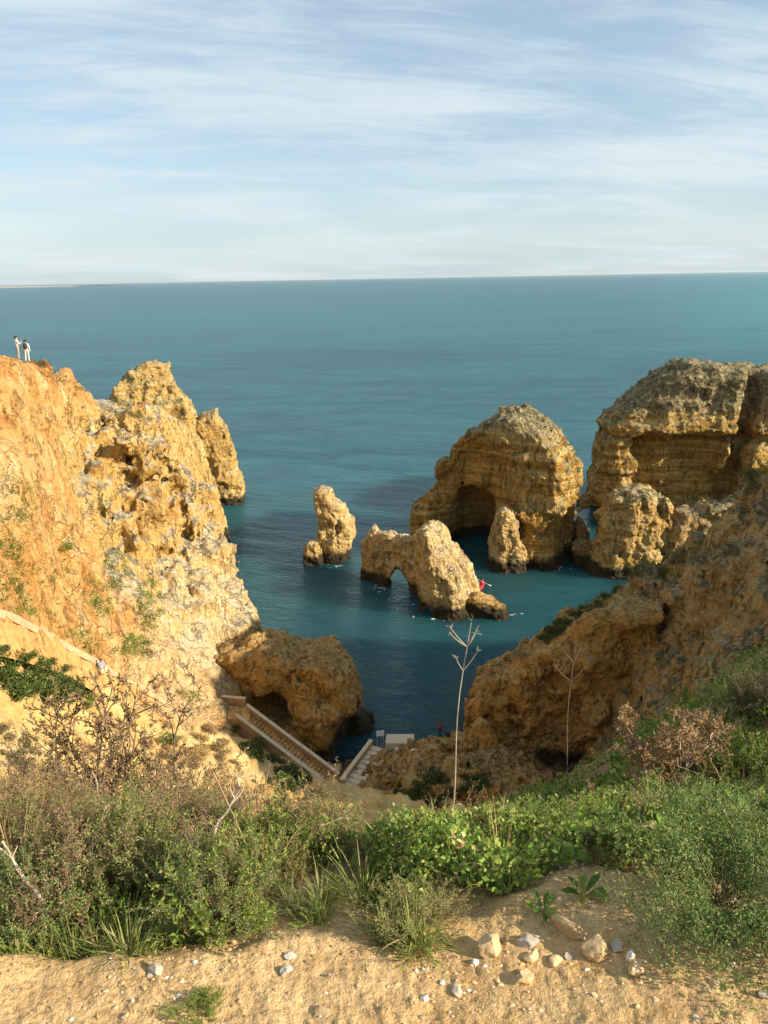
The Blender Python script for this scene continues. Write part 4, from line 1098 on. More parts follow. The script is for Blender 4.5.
straw_me = [make_grass(360 + i, 14 + 5 * i, .42, .0032, 'gold', .55) for i in range(3)]
for i in range(46):
    px = rnd.choice([rnd.uniform(-20, 370), rnd.uniform(-20, 300), rnd.uniform(380, 780)]); Y = rnd.uniform(1.75, 4.2)
    put_me('straw_wisp', straw_me, spot(px, Y), Y, RZ(), rnd.uniform(.5, 1.1), 'wisp of tall straw-coloured dry grass standing among the shrubs', 'dry grass', 'wisps of dry grass')
# tall dry flower stalks and dead sticks
def stalk(name, label, base_px, Y, top_px, top_py, mat, seed, r=.006, umb=6):
    rng = np.random.default_rng(seed)
    x0 = spot(base_px, Y); z0 = gz(x0, Y); k = FWD + RIGHT * (top_px - 384) / F - UP * (top_py - 512) / F
    tp = EYE + k * (Y / k[1]); b = np.array([x0, Y, z0 - .03]); u = np.linspace(0, 1, 12)[:, None]
    pts = b + (tp - b) * u + np.stack([.018 * np.sin(u[:, 0] * 7), .02 * np.sin(u[:, 0] * 5 + 1), u[:, 0] * 0], 1)
    H = tp[2] - b[2]
    stem = [(pts - b, np.linspace(r, r * .45, 12))]
    heads = []
    for f in (.84, .92, .97):
        for s_ in (-1, 1):
            p = pts[int(f * 11)] - b; d = unit(np.array([s_ * rng.uniform(.5, .9), rng.normal() * .3, rng.uniform(.5, 1)])); l_ = H * rng.uniform(.05, .085)
            q = p + d * l_ * np.linspace(0, 1, 4)[:, None] + np.array([0, 0, .25 * l_]) * (np.linspace(0, 1, 4) ** 2)[:, None]
            stem.append((q, np.linspace(r * .5, r * .3, 4)))
            for _ in range(umb):
                e = unit(rng.normal(size=3) * .6 + np.array([d[0] * .5, 0, .8])); heads.append((q[-1] + e * .035 * np.linspace(0, 1, 3)[:, None] * rng.uniform(.5, 1), np.array([.0012, .001, .0022])))
    r_ = plant(name, label, 'plant', None, [('stem', mesh_from('stalk', *tubes(stem, 5), M[mat])), ('seed_head', mesh_from('umbel', *tubes(heads, 3), M[mat]))])
    r_.location = b
stalk('dry_stalk', 'tall pale dry flower stalk rising over the dark water', 446, 4.0, 469, 622, 'pale_twig', 400)
stalk('dry_stalk', 'darker brown dry flower stalk in front of the brown cliff', 562, 4.6, 574, 643, 'twig', 401, .006, 4)
def stick(label, pts, r=.005, mat='pale_twig', forks=3, seed=0, name='dead_branch'):
    """pts: (px, py, Y) along the branch"""
    rng = np.random.default_rng(seed); P_ = []
    for px, py, Y in pts:
        k = FWD + RIGHT * (px - 384) / F - UP * (py - 512) / F; P_.append(EYE + k * (Y / k[1]))
    P_ = np.array(P_); u = np.linspace(0, len(P_) - 1, 9); i = np.minimum(u.astype(int), len(P_) - 2)
    L_ = P_[i] + (P_[i + 1] - P_[i]) * (u - i)[:, None]; L_ = L_ + rng.normal(size=L_.shape) * .006
    o = L_[0].copy(); lines = [(L_ - o, np.linspace(r, r * .45, 9))]; ln = np.linalg.norm(L_[-1] - L_[0])
    lines += side_twigs(rng, lines, forks, ln * .3, 4, .2, r * .5, .45)
    ob = obj(name, mesh_from(name, *tubes(lines, 5), M[mat]), None, o); tag(ob, label, 'branch')
stick('bleached dead branch with a forked tip above the green shrubs', [(196, 874, 2.05), (220, 820, 2.15), (246, 784, 2.2)], .007, seed=1, forks=4)
stick('pale bare twig slanting over the shrubs by the frame corner', [(52, 914, 1.66), (26, 880, 1.72), (4, 846, 1.75)], .007, seed=2)
stick('thin straight dead stem crossing the dry brown shrubs', [(112, 828, 2.6), (100, 798, 2.7), (92, 774, 2.75)], .004, seed=3, forks=0)
stick('thin pale dead stem leaning beside the straight one', [(84, 862, 2.0), (96, 830, 2.1), (110, 800, 2.15)], .003, seed=4, forks=1)
stick('thin dead twig arching over the green shrubs near the tall pale stalk', [(300, 852, 2.1), (322, 826, 2.15), (350, 812, 2.2)], .003, seed=5, forks=3)
stick('dark crooked twig poking out of the shrubs over the dirt edge', [(130, 922, 1.72), (152, 898, 1.75), (160, 868, 1.8)], .004, 'twig', 3, 6)
def ground_stick(label, a, b, Ya, Yb, r, seed, name='driftwood_stick'):
    rng = np.random.default_rng(seed); u = np.linspace(0, 1, 9); x0, x1 = spot(a, Ya), spot(b, Yb)
    X = x0 + (x1 - x0) * u + rng.normal(size=9) * .004; Y = Ya + (Yb - Ya) * u + rng.normal(size=9) * .005
    P_ = np.stack([X, Y, ground(X, Y) + r * .8], 1); o = P_[0].copy()
    tag(obj(name, mesh_from(name, *tubes([(P_ - o, np.linspace(r, r * .6, 9) * rng.uniform(.85, 1.15, 9))], 6), M['pale_twig']), None, o), label, 'stick')
ground_stick('thick bleached stick lying on the dirt under the grass', 14, 76, 1.66, 1.68, .012, 1)
ground_stick('long thin pale stick lying along the path edge', 80, 138, 1.60, 1.66, .006, 2)

# ------------------------------------------------------------------ low green carpet (leaves one cannot count)
def carpet(name, n, region, size, mat, seed, hmax=.10):
    rng = np.random.default_rng(seed)
    px = rng.uniform(region[0], region[1], n); Y = region[2] + (region[3] - region[2]) * rng.uniform(0, 1, n) ** 1.5
    X = (px - 384) / F / 0.84 * Y
    dens = perlin(np.stack([X * 1.7, Y * 1.7, X * 0], -1) + seed) + .5 * perlin(np.stack([X * 5, Y * 5, X * 0], -1))
    keepm = (dens > -.28 + .6 * np.clip((edge(X) + .35 - Y) / .3, 0, 1)) & (Y > edge(X) + .04); X, Y = X[keepm], Y[keepm]; n = len(X)
    lump = np.clip(perlin(np.stack([X * 3.1, Y * 3.1, X * 0 + .5], -1)) + .45, .05, 1)
    Z = ground(X, Y) + rng.uniform(0, 1, n) * hmax * lump * 1.6 + .005
    d = rng.normal(size=(n, 3)) + np.array([0, 0, .5])
    s = size * rng.uniform(.5, 1.4, n)
    V, Fc = leaf_tris(np.stack([X, Y, Z], 1), d, s, s * .62, rng, .12)
    tag(obj(name, mesh_from(name, V, Fc, M[mat], False)), 'low carpet of small green leaves between the shrubs and the path', 'ground cover', kind='stuff')
carpet('ground_cover', 46000, (360, 830, 1.62, 4.6), .018, 'green', 1, .11)
carpet('ground_cover', 9000, (360, 830, 1.62, 4.6), .024, 'olive', 9, .12)
carpet('ground_cover', 26000, (360, 830, 1.6, 3.4), .019, 'bright', 2, .12)
carpet('ground_cover', 12000, (-60, 390, 1.5, 4.0), .013, 'sage', 3, .09)
carpet('ground_cover', 9000, (-60, 330, 1.45, 2.2), .016, 'bright', 5, .06)
carpet('ground_cover', 40000, (600, 900, 4.5, 15), .055, 'green', 4, .22)
carpet('ground_cover', 16000, (440, 680, 4.0, 9.5), .040, 'green', 6, .16)

# the thicket goes on past both sides of the view
for i in range(46):
    px = rnd.choice((rnd.uniform(-330, -20), rnd.uniform(790, 1150))); Y = rnd.uniform(1.75, 3.6)
    put(sages if px < 0 else rnd.choice((green_, green_, sages)), spot(px, Y), Y, RZ(), rnd.uniform(.35, .7))
for i in range(24):
    px = rnd.choice((rnd.uniform(-330, -20), rnd.uniform(790, 1150))); Y = rnd.uniform(1.6, 3.0)
    put_me('grass_tuft', grass_me, spot(px, Y), Y, RZ(), rnd.uniform(.5, .9), 'tuft of thin grass blades among the plants beside the path', 'grass tuft', 'grass tufts beside the path')
carpet('ground_cover', 30000, (800, 1250, 1.65, 5.0), .024, 'green', 7, .12)
carpet('ground_cover', 12000, (-400, -40, 1.55, 4.5), .020, 'sage', 8, .10)
# ------------------------------------------------------------------ shared bits for small things
import bmesh
def flat_mat(name, col, rough=.7, metal=0.0, noise=.12, scale=6.0):
    mt, t, p = new_mat(name)
    tc = t.add('ShaderNodeTexCoord'); n = t.noise(tc.outputs['Object'], scale, 5)
    t.put(p.inputs['Base Color'], t.mix(n, tuple(k * (1 - noise * 2) for k in col), tuple(min(1, k * (1 + noise * 2)) for k in col)))
    p.inputs['Roughness'].default_value = rough; p.inputs['Metallic'].default_value = metal
    return mt
def ray(px, py, start=0.0):
    """first surface seen at a pixel, looking past whatever is nearer than start metres"""
    k = FWD + RIGHT * (px - 384) / F - UP * (py - 512) / F
    hit, loc, nor, _, ob, _ = SC.ray_cast(DG, Vector(EYE + k * start), Vector(k).normalized())
    return (np.array(loc), np.array(nor), ob) if hit else (None, None, None)
def boxes(lst):
    """lst of (8 corner points) -> vertices, quads"""
    V, Fc = [], []
    for i, c in enumerate(lst):
        V.append(np.asarray(c, float)); Fc.append(np.array([[0, 3, 2, 1], [4, 5, 6, 7], [0, 1, 5, 4], [1, 2, 6, 5], [2, 3, 7, 6], [3, 0, 4, 7]]) + 8 * i)
    return np.concatenate(V), np.concatenate(Fc)
def beam(a, b, w, h, up=(0, 0, 1)):
    """box from a to b, w wide, h high, standing on the line a-b"""
    a, b = np.asarray(a, float), np.asarray(b, float); d = b - a; s = unit(np.cross(d, np.array(up, float))) * w / 2; u = np.array(up, float) * h
    return [a - s, a + s, b + s, b - s, a - s + u, a + s + u, b + s + u, b - s + u]

# ------------------------------------------------------------------ ways down to the water
M['track'] = rock_mat('trodden_track', (.48, .27, .095), (.53, .34, .14), (.42, .205, .06), cap=(.50, .27, .10), cap_amt=.2, strata=0, green=0, bump=.25, wet=-9)
M['concrete'] = flat_mat('pale_concrete', (.52, .43, .30), .9, 0, .2, 3)
M['sandstone'] = flat_mat('sandstone_kerb', (.44, .31, .175), .95, 0, .25, 2.5)
M['masonry'] = flat_mat('tan_masonry', (.36, .24, .12), .95, 0, .25, 2.2)
tr = np.array([W(*q) for q in ((-90, 590, 37), (-40, 605, 41), (0, 620, 45), (50, 643, 52.3), (97, 668, 58.3), (140, 690, 63), (190, 712, 67), (226, 716, 68.3))])
uu = np.linspace(0, len(tr) - 1, 70); ii_ = np.minimum(uu.astype(int), len(tr) - 2); cl_ = tr[ii_] + (tr[ii_ + 1] - tr[ii_]) * (uu - ii_)[:, None]
for _ in range(6): cl_[1:-1] = (cl_[:-2] + 2 * cl_[1:-1] + cl_[2:]) / 4
cl_[:, 2] += .25
tg = unit(np.gradient(cl_, axis=0) * np.array([1, 1, 0])); sd = np.stack([-tg[:, 1], tg[:, 0], tg[:, 2] * 0], 1)      # sd: uphill side
wob = np.array([.12 * math.sin(i * 1.7) + .08 * math.sin(i * .63) for i in range(70)])[:, None]
Lf, Rt = cl_ + sd * (.75 + wob), cl_ - sd * (.75 - wob)
dn = np.array([0, 0, -4.5])
V = np.stack([Lf + dn, Lf, cl_ + np.array([0, 0, .02]), Rt, Rt + dn * .7 - sd * .7], 1).reshape(-1, 3)
b_ = np.arange(69)[:, None] * 5
Q_ = np.concatenate([b_ + np.array([[k, k + 1, k + 6, k + 5]]) for k in range(4)])
tag(obj('path', mesh_from('path', V, Q_, M['track'], False)), kind='structure')
def along_wall(name, label, line, w, h, mat, cap=None, capw=.06):
    V, Fc = boxes([beam(a - np.array([0, 0, .4]), b - np.array([0, 0, .4]), w, h + .4) for a, b in zip(line[:-1], line[1:])])
    r_ = obj(name, mesh_from(name, V, Fc, mat, False)); tag(r_, label, 'wall')
    if cap:
        V, Fc = boxes([beam(a + np.array([0, 0, h + .003]), b + np.array([0, 0, h + .003]), w + capw, .09) for a, b in zip(line[:-1], line[1:])])
        obj('coping', mesh_from('coping', V, Fc, cap, False), r_)
    return r_
along_wall('low_wall', 'low sandy wall along the uphill edge of the sloping track', (Lf + sd * .1)[:70:3], .22, .28, M['sandstone'])
along_wall('low_wall', 'low crumbling kerb on the downhill edge of the sloping track', (Rt)[:68:3] + np.array([0, 0, -.06]), .20, .16, M['sandstone'])

def flight(label, a, b, width, n, wall_h, walls=(1, 1)):
    """stairs from a (top) to b (bottom) with side walls"""
    a, b = np.asarray(a, float), np.asarray(b, float)
    r_ = bpy.data.objects.new('stairway', None); COL.objects.link(r_); tag(r_, label, 'stairs'); r_.location = b
    d = (b - a); hd = unit(d * np.array([1, 1, 0])); s = np.array([-hd[1], hd[0], 0])
    for k in range(n):
        p0 = a + d * (k / n); p1 = a + d * ((k + 1) / n) * np.array([1, 1, 0]) + np.array([0, 0, 0]); p1 = np.array([a[0] + d[0] * (k + 1) / n, a[1] + d[1] * (k + 1) / n, p0[2]])
        V, Fc = boxes([beam(p0 - np.array([0, 0, .9]) - b, p1 - np.array([0, 0, .9]) - b, width, .9)])
        obj('step', mesh_from('step', V, Fc, M['track'] if walls[0] else M['concrete'], False), r_)
    for sg, on in ((1, walls[0]), (-1, walls[1])):
        if not on: continue
        o_ = s * sg * (width / 2 + .15)
        A, B = a + o_ - b, b + o_ - b
        V, Fc = boxes([beam(A - np.array([0, 0, 1.2]), B - np.array([0, 0, 1.2]), .26, 1.2 + wall_h)])
        w_ = obj('parapet', mesh_from('parapet', V, Fc, M['masonry'], False), r_)
        V, Fc = boxes([beam(A + np.array([0, 0, wall_h + .003]), B + np.array([0, 0, wall_h + .003]), .36, .10)])
        obj('coping', mesh_from('coping', V, Fc, M['concrete'], False), w_)
    return r_
top_ = W(242, 716, 68.6); bot_ = W(335, 786, 66.6)
flight('long stair flight between pale-capped walls below the brown bluff', top_, bot_, 1.45, 28, .6)
q0 = W(233, 712, 68.4); q1 = W(250, 714, 68.7)
V, Fc = boxes([beam(q0 - np.array([0.4, 0, 1.2]), q1 - np.array([0, 0, 1.2]), 2.1, 1.2)])
tag(obj('stair_landing', mesh_from('stair_landing', V, Fc, M['track'], False)), 'small earthen landing where the track meets the stair flight', 'landing')
along_wall('low_wall', 'short pale-capped wall round the landing at the head of the stairs', np.array([W(222, 704, 70.2), W(246, 706, 69.9)]), .26, .75, M['masonry'], M['concrete'])
flight('pale concrete steps climbing from the landing towards the water', W(380, 750, 70.4) + np.array([0, 0, .25]), W(350, 792, 66.2) + np.array([0, 0, .35]), 1.5, 9, .5, (0, 1))
pa, pb = W(386, 741, 71.0), W(414, 741, 70.8)
V, Fc = boxes([beam(pa - np.array([0, 0, .5]), pb - np.array([0, 0, .5]), 1.5, .75)])
tag(obj('platform', mesh_from('platform', V, Fc, M['concrete'], False)), 'small flat concrete platform at the water beside the sign', 'platform')
along_wall('low_wall', 'low pale wall standing on the rock shelf below the platform', np.array([W(402, 768, 68.3), W(396, 752, 69.4)]), .3, .5, M['concrete'])
along_wall('low_wall', 'short tan retaining wall beside the concrete steps', np.array([W(372, 775, 67.6), W(392, 757, 69.2)]), .25, .5, M['masonry'])
flight('short pale steps down the rock shelf beside the low wall', W(418, 752, 69.0) + np.array([0, 0, .3]), W(408, 778, 66.6) + np.array([0, 0, .2]), 1.1, 6, .35, (0, 0))
# notice board
sp0 = W(380.5, 745, 70.6); sg_ = bpy.data.objects.new('notice_board', None); COL.objects.link(sg_); sg_.location = sp0; sg_.rotation_euler = (0, 0, R(12)); tag(sg_, 'small white-blue notice board on two posts by the landing', 'sign')
mb = flat_mat('white_board', (.62, .70, .78), .5); ms_ = flat_mat('grey_post', (.32, .31, .29), .6)
V, Fc = boxes([beam((-.36, 0, .95), (.36, 0, .95), .04, .55)]); obj('panel', mesh_from('panel', V, Fc, mb, False), sg_)
for s_ in (-.28, .28):
    V, Fc = tubes([(np.array([[s_, .045, -.5], [s_, .045, .6], [s_, .045, 1.5]]), np.full(3, .03))], 8); obj('post', mesh_from('post', V, Fc, ms_), sg_)

# ------------------------------------------------------------------ people
PM = {k: flat_mat(k, c, .8) for k, c in {'skin': (.46, .27, .18), 'white_cloth': (.78, .76, .72), 'khaki_cloth': (.42, .34, .24), 'cream_cloth': (.62, .55, .44), 'red_cloth': (.30, .02, .025), 'dark_cloth': (.03, .03, .035),
      'blue_cloth': (.20, .30, .46), 'dark_hair': (.02, .014, .01), 'brown_hair': (.10, .04, .02), 'shoe': (.10, .05, .035), 'bright_red': (.65, .02, .03)}.items()}
JR = dict(pelvis=(.145, .105), waist=(.125, .09), chest=(.155, .105), neck=(.055, .055), head0=(.07, .075), head1=(.082, .098), head2=(.05, .06), nose=(.016, .016),
          sh=(.06, .06), el=(.044, .044), wr=(.032, .032), ha=(.040, .022), fi=(.014, .012), hip=(.085, .09), kn=(.058, .06), an=(.042, .045), toe=(.035, .028), ft=(.012, .01))
def person(label, pose, mats, height, loc, rz, hair_mat, extra=None):
    """one continuous skin body from posed joints; clothing colours by the nearest bone"""
    s = height / 1.72
    J = {'pelvis': (0, 0, .95), 'waist': (0, 0, 1.08), 'chest': (0, .005, 1.30), 'neck': (0, .01, 1.46), 'head0': (0, .02, 1.535), 'head1': (0, .025, 1.62), 'head2': (0, .015, 1.70), 'nose': (0, .135, 1.60)}
    for sd_, sx in (('l', -1), ('r', 1)):
        J.update({'sh' + sd_: (.185 * sx, 0, 1.40), 'el' + sd_: (.235 * sx, .0, 1.12), 'wr' + sd_: (.245 * sx, .05, .88), 'ha' + sd_: (.245 * sx, .07, .80), 'hip' + sd_: (.095 * sx, 0, .88), 'kn' + sd_: (.10 * sx, .015, .50), 'an' + sd_: (.105 * sx, -.01, .09), 'toe' + sd_: (.115 * sx, .14, .035)})
    J.update(pose)
    for sd_, sx in (('l', -1), ('r', 1)):
        ha, wr = np.array(J['ha' + sd_]), np.array(J['wr' + sd_]); d = unit(ha - wr); side = unit(np.cross(d, [0, 1, .3]))
        for f in range(4): J[f'f{f}{sd_}'] = tuple(ha + d * (.075 - .008 * abs(f - 1.4)) + side * (.024 * (f - 1.5)) + np.array([0, .012, 0]))
        J['th' + sd_] = tuple(ha + d * .02 + side * .055 + np.array([0, .02, 0]))
    B = [('pelvis', 'waist'), ('waist', 'chest'), ('chest', 'neck'), ('neck', 'head0'), ('head0', 'head1'), ('head1', 'head2'), ('head1', 'nose')]
    for k in 'lr':
        B += [('chest', 'sh' + k), ('sh' + k, 'el' + k), ('el' + k, 'wr' + k), ('wr' + k, 'ha' + k), ('pelvis', 'hip' + k), ('hip' + k, 'kn' + k), ('kn' + k, 'an' + k), ('an' + k, 'toe' + k), ('ha' + k, 'th' + k)] + [('ha' + k, f'f{f}{k}') for f in range(4)]
    names = list(J); bm = bmesh.new(); lay = bm.verts.layers.skin.verify(); vs = {}
    for n in names:
        v = bm.verts.new(Vector(J[n]) * s); vs[n] = v
        key = n if n in JR else ('fi' if n[:1] == 'f' or n[:2] == 'th' else n[:-1]); r_ = JR.get(key, (.05, .05))
        v[lay].radius = (r_[0] * s, r_[1] * s); v[lay].use_root = n == 'pelvis'
    for a, b in B: bm.edges.new((vs[a], vs[b]))
    me = bpy.data.meshes.new('person'); bm.to_mesh(me); bm.free()
    tmp = bpy.data.objects.new('tmp', me); COL.objects.link(tmp)
    tmp.modifiers.new('skin', 'SKIN'); sb = tmp.modifiers.new('sub', 'SUBSURF'); sb.levels = 2; sb.render_levels = 2
    dg = bpy.context.evaluated_depsgraph_get(); body = bpy.data.meshes.new_from_object(tmp.evaluated_get(dg)); bpy.data.objects.remove(tmp)
    body.name = 'person'; body.materials.clear()
    reg = {'top': 0, 'legs': 1, 'skin': 2, 'shoe': 3}
    for k in ('top', 'legs', 'skin', 'shoe'): body.materials.append(PM[mats[k]])
    seg = []
    for a, b in B:
        r_ = 'top'
        if 'head' in b or 'nose' in b or b[:2] in ('ha', 'th') or b[0] == 'f' or (b[:2] == 'wr' and mats.get('bare_arms')): r_ = 'skin'
        if b[:3] == 'hip' or b[:2] in ('kn', 'an'): r_ = 'legs'
        if b[:3] == 'toe': r_ = 'shoe'
        if (a, b) == ('pelvis', 'waist'): r_ = 'legs'
        seg.append((np.array(J[a]) * s, np.array(J[b]) * s, reg[r_]))
    n = len(body.polygons); C_ = np.empty(n * 3); body.polygons.foreach_get('center', C_); C_ = C_.reshape(-1, 3); best = np.full(n, 9.); mi = np.zeros(n, np.int32)
    for a, b, r_ in seg:
        e = b - a; tt = np.clip(((C_ - a) @ e) / (e @ e + 1e-9), 0, 1); dd = np.linalg.norm(C_ - a - tt[:, None] * e, axis=1)
        m_ = dd < best; best[m_] = dd[m_]; mi[m_] = r_
    body.polygons.foreach_set('material_index', mi); body.polygons.foreach_set('use_smooth', np.ones(n, bool))
    o = obj('person', body, None, loc, (0, 0, rz)); tag(o, label, 'person')
    h1 = np.array(J['head1']) * s; hs = bmesh.new(); bmesh.ops.create_icosphere(hs, subdivisions=3, radius=.118 * s)
    for v in hs.verts: v.co.y *= 1.12; v.co.z *= 1.05
    bmesh.ops.delete(hs, geom=[v for v in hs.verts if v.co.z < -.01 * s and v.co.y > -.02 * s or v.co.z < -.07 * s], context='VERTS')
    hm = bpy.data.meshes.new('hair'); hs.to_mesh(hm); hs.free(); hm.materials.append(PM[hair_mat]); hm.polygons.foreach_set('use_smooth', np.ones(len(hm.polygons), bool))
    obj('hair', hm, o, Vector(h1) + Vector((0, -.012, .022)) * s)
    return o
def backpack(label, loc, rz, s=1.0, mat='dark_cloth', tilt=0.0):
    r_ = bpy.data.objects.new('backpack', None); COL.objects.link(r_); r_.location = loc; r_.rotation_euler = (tilt, 0, rz); tag(r_, label, 'backpack')
    def blob(c, d):
        bm = bmesh.new(); bmesh.ops.create_cube(bm, size=1)
        bmesh.ops.bevel(bm, geom=bm.edges[:], offset=.28, segments=3, profile=.6, affect='EDGES')
        for v in bm.verts: v.co = Vector((v.co.x * d[0] * (1 - .18 * v.co.z), v.co.y * d[1], v.co.z * d[2])) * s + Vector(c) * s
        me = bpy.data.meshes.new('bag'); bm.to_mesh(me); bm.free(); me.materials.append(PM[mat]); me.polygons.foreach_set('use_smooth', np.ones(len(me.polygons), bool)); return me
    obj('bag', blob((0, 0, .23), (.32, .20, .46)), r_); obj('pocket', blob((0, -.11, .15), (.24, .09, .22)), r_)
    for sx in (-1, 1):
        a = np.linspace(-.4, math.pi * .9, 9); P_ = np.stack([np.full(9, .09 * sx), .09 + .12 * np.sin(a), .25 + .20 * np.cos(a)], 1) * s
        obj('strap', mesh_from('strap', *tubes([(P_, np.full(9, .016 * s))], 5), PM[mat]), r_)
    return r_

bpy.context.view_layer.update(); DG = bpy.context.evaluated_depsgraph_get()
def stand(px, py, lift=0.0, fall=None):
    l, n, ob = ray(px, py)
    return l if l is not None else fall
def crest(px, y0, y1):
    for py in np.arange(y0, y1, .5):
        l, n, ob = ray(px, py, 30)
        if l is not None and ob.name.startswith('headland'): return l, py
    return None, None
pA, yA = crest(19, 340, 380); pB, yB = crest(28, 340, 380)
hgt = lambda p, py_f, py_t: (py_f - py_t) / F * ((p - EYE) @ FWD) / math.cos(R(10))
faceA = {'ell': (-.21, .14, 1.14), 'wrl': (-.10, .30, 1.30), 'hal': (-.07, .33, 1.37), 'elr': (.21, .13, 1.14), 'wrr': (.09, .30, 1.28), 'har': (.06, .33, 1.36)}
person('standing person in white-banded top and khaki trousers holding something up', faceA, {'top': 'white_cloth', 'legs': 'khaki_cloth', 'skin': 'skin', 'shoe': 'shoe', 'bare_arms': 1}, min(1.85, max(1.6, hgt(pA, yA, 336))), pA - np.array([0, 0, .03]), R(-50), 'dark_hair')
hB = min(1.85, max(1.6, hgt(pB, yB, 336)))
pb_ = {'knl': (-.12, .03, .5), 'anl': (-.15, -.02, .09), 'toel': (-.17, .13, .035)}
person('standing person in white clothes seen from behind with black backpack', pb_, {'top': 'white_cloth', 'legs': 'cream_cloth', 'skin': 'skin', 'shoe': 'shoe'}, hB, pB - np.array([0, 0, .03]), R(12), 'dark_hair')
bk_ = Vector(pB) + Matrix.Rotation(R(12), 3, 'Z') @ Vector((0, -.20, 1.02 * hB / 1.72))
backpack('black backpack worn by the person in white on the hilltop', bk_, R(12), 1.0)
# man sitting on the edge of the track
ps, _, _ = ray(99, 671, 30)
sit = {'pelvis': (0, 0, .42), 'waist': (0, .04, .56), 'chest': (0, .12, .76), 'neck': (0, .17, .91), 'head0': (0, .20, .98), 'head1': (0, .23, 1.06), 'head2': (0, .24, 1.14), 'nose': (0, .34, 1.03),
       'shl': (-.18, .11, .86), 'ell': (-.25, .28, .66), 'wrl': (-.14, .45, .58), 'hal': (-.09, .50, .56), 'shr': (.18, .11, .86), 'elr': (.25, .28, .66), 'wrr': (.14, .45, .58), 'har': (.09, .50, .56),
       'hipl': (-.09, .04, .40), 'knl': (-.15, .46, .50), 'anl': (-.13, .40, .09), 'toel': (-.14, .55, .04), 'hipr': (.09, .04, .40), 'knr': (.15, .46, .50), 'anr': (.13, .40, .09), 'toer': (.14, .55, .04)}
sp_s = ps + np.array([.15, -.1, 0])
person('person in pale blue top sitting on the edge of the sloping track', sit, {'top': 'blue_cloth', 'legs': 'white_cloth', 'skin': 'skin', 'shoe': 'dark_cloth', 'bare_arms': 1}, 1.72, sp_s - np.array([0, 0, .08]), R(-120), 'brown_hair')
V, Q_ = None, None
def stone_mesh(seed, sx, sy, sz, mat, rough=.24, sub=4):
    rng = np.random.default_rng(seed); bm = bmesh.new(); bmesh.ops.create_icosphere(bm, subdivisions=sub, radius=1)
    P_ = np.array([v.co[:] for v in bm.verts]); nrm = rng.normal(size=(13, 3)); nrm = unit(nrm); off = rng.uniform(.50, .84, 13)
    for k in range(13):                                   # chop flat faces, then roughen
        d = P_ @ nrm[k]; ex_ = np.maximum(d - off[k], 0); P_ = P_ - ex_[:, None] * nrm[k]
    P_ = P_ * (1 + rough * .6 * fbm(P_, 1.6, 3, seed)[:, None] + rough * .3 * fbm(P_, 5, 4, seed + 4)[:, None]) * np.array([sx, sy, sz])
    for v, c in zip(bm.verts, P_): v.co = c
    me = bpy.data.meshes.new('stone'); bm.to_mesh(me); bm.free(); me.materials.append(mat); me.polygons.foreach_set('use_smooth', np.ones(len(me.polygons), bool)); return me
M['stone'] = rock_mat('tan_stone', (.48, .31, .14), (.60, .45, .26), (.40, .22, .08), cap=(.58, .44, .27), cap_amt=.4, strata=0, green=0, wet=-9, bump=.02)
M['white_stone'] = rock_mat('white_stone', (.66, .60, .50), (.74, .70, .62), (.52, .44, .34), cap=(.70, .65, .56), cap_amt=.4, strata=0, green=0, wet=-9, bump=.02)
M['grey_stone'] = rock_mat('grey_stone', (.36, .29, .22), (.46, .40, .33), (.28, .20, .14), cap=(.42, .36, .28), cap_amt=.4, strata=0, green=0, wet=-9, bump=.02)
tag(obj('seat_stone', stone_mesh(3, .36, .3, .36, M['stone']), None, Vector(sp_s) + Vector((-.02, .03, .06))), 'squarish stone the seated person on the track sits on', 'stone')
backpack('dark brown backpack beside the seated person on the track', Vector(sp_s) + Vector((-.85, .0, .0)), R(-100), 1.25, 'shoe', .25)
# angler on the rocks by the water
pf, _, _ = ray(440, 737.5, 30)
fish = {'elr': (.22, .10, 1.13), 'wrr': (.14, .30, 1.06), 'har': (.10, .36, 1.06), 'ell': (-.22, .10, 1.13), 'wrl': (-.10, .28, 1.02), 'hal': (-.06, .33, 1.02)}
person('person in dark red jacket standing at the water edge on the rocks', fish, {'top': 'red_cloth', 'legs': 'dark_cloth', 'skin': 'skin', 'shoe': 'dark_cloth'}, 1.70, pf - np.array([0, 0, .03]), R(20), 'dark_hair')
backpack('dark bag on the rock beside the person in red at the water', pf + np.array([.75, .1, -.02]), R(30), 1.2)
# red kayak with its paddler beyond the arch
kp = WZ(481.5, 586.5, 0)
kb = []; L_ = 1.9
prof = np.linspace(-1, 1, 17)
for u in prof:
    w_ = .34 * (1 - abs(u) ** 2.4) + .012; zb = .10 + .22 * abs(u) ** 3
    kb.append([(u * L_, w_ * math.cos(a), zb + (.17 if math.sin(a) > 0 else .16) * math.sin(a)) for a in np.linspace(0, 2 * math.pi, 13)[:-1]])
kb = np.array(kb); V = kb.reshape(-1, 3); i = np.arange(16)[:, None] * 12; j = np.arange(12)[None]; j2 = (j + 1) % 12
Q_ = np.stack([i + j, i + 12 + j, i + 12 + j2, i + j2], -1).reshape(-1, 4)
kr = bpy.data.objects.new('kayak', None); COL.objects.link(kr); kr.location = (kp[0], kp[1], .02); kr.rotation_euler = (0, 0, R(75)); tag(kr, 'small red kayak on the water behind the pale arch rock', 'kayak')
obj('hull', mesh_from('hull', V, Q_, PM['bright_red']), kr)
a = np.linspace(0, 2 * math.pi, 17); P_ = np.stack([.42 * np.cos(a), .24 * np.sin(a), np.full(17, .29)], 1)
obj('cockpit_rim', mesh_from('rim', *tubes([(P_, np.full(17, .025))], 6), PM['dark_cloth']), kr)
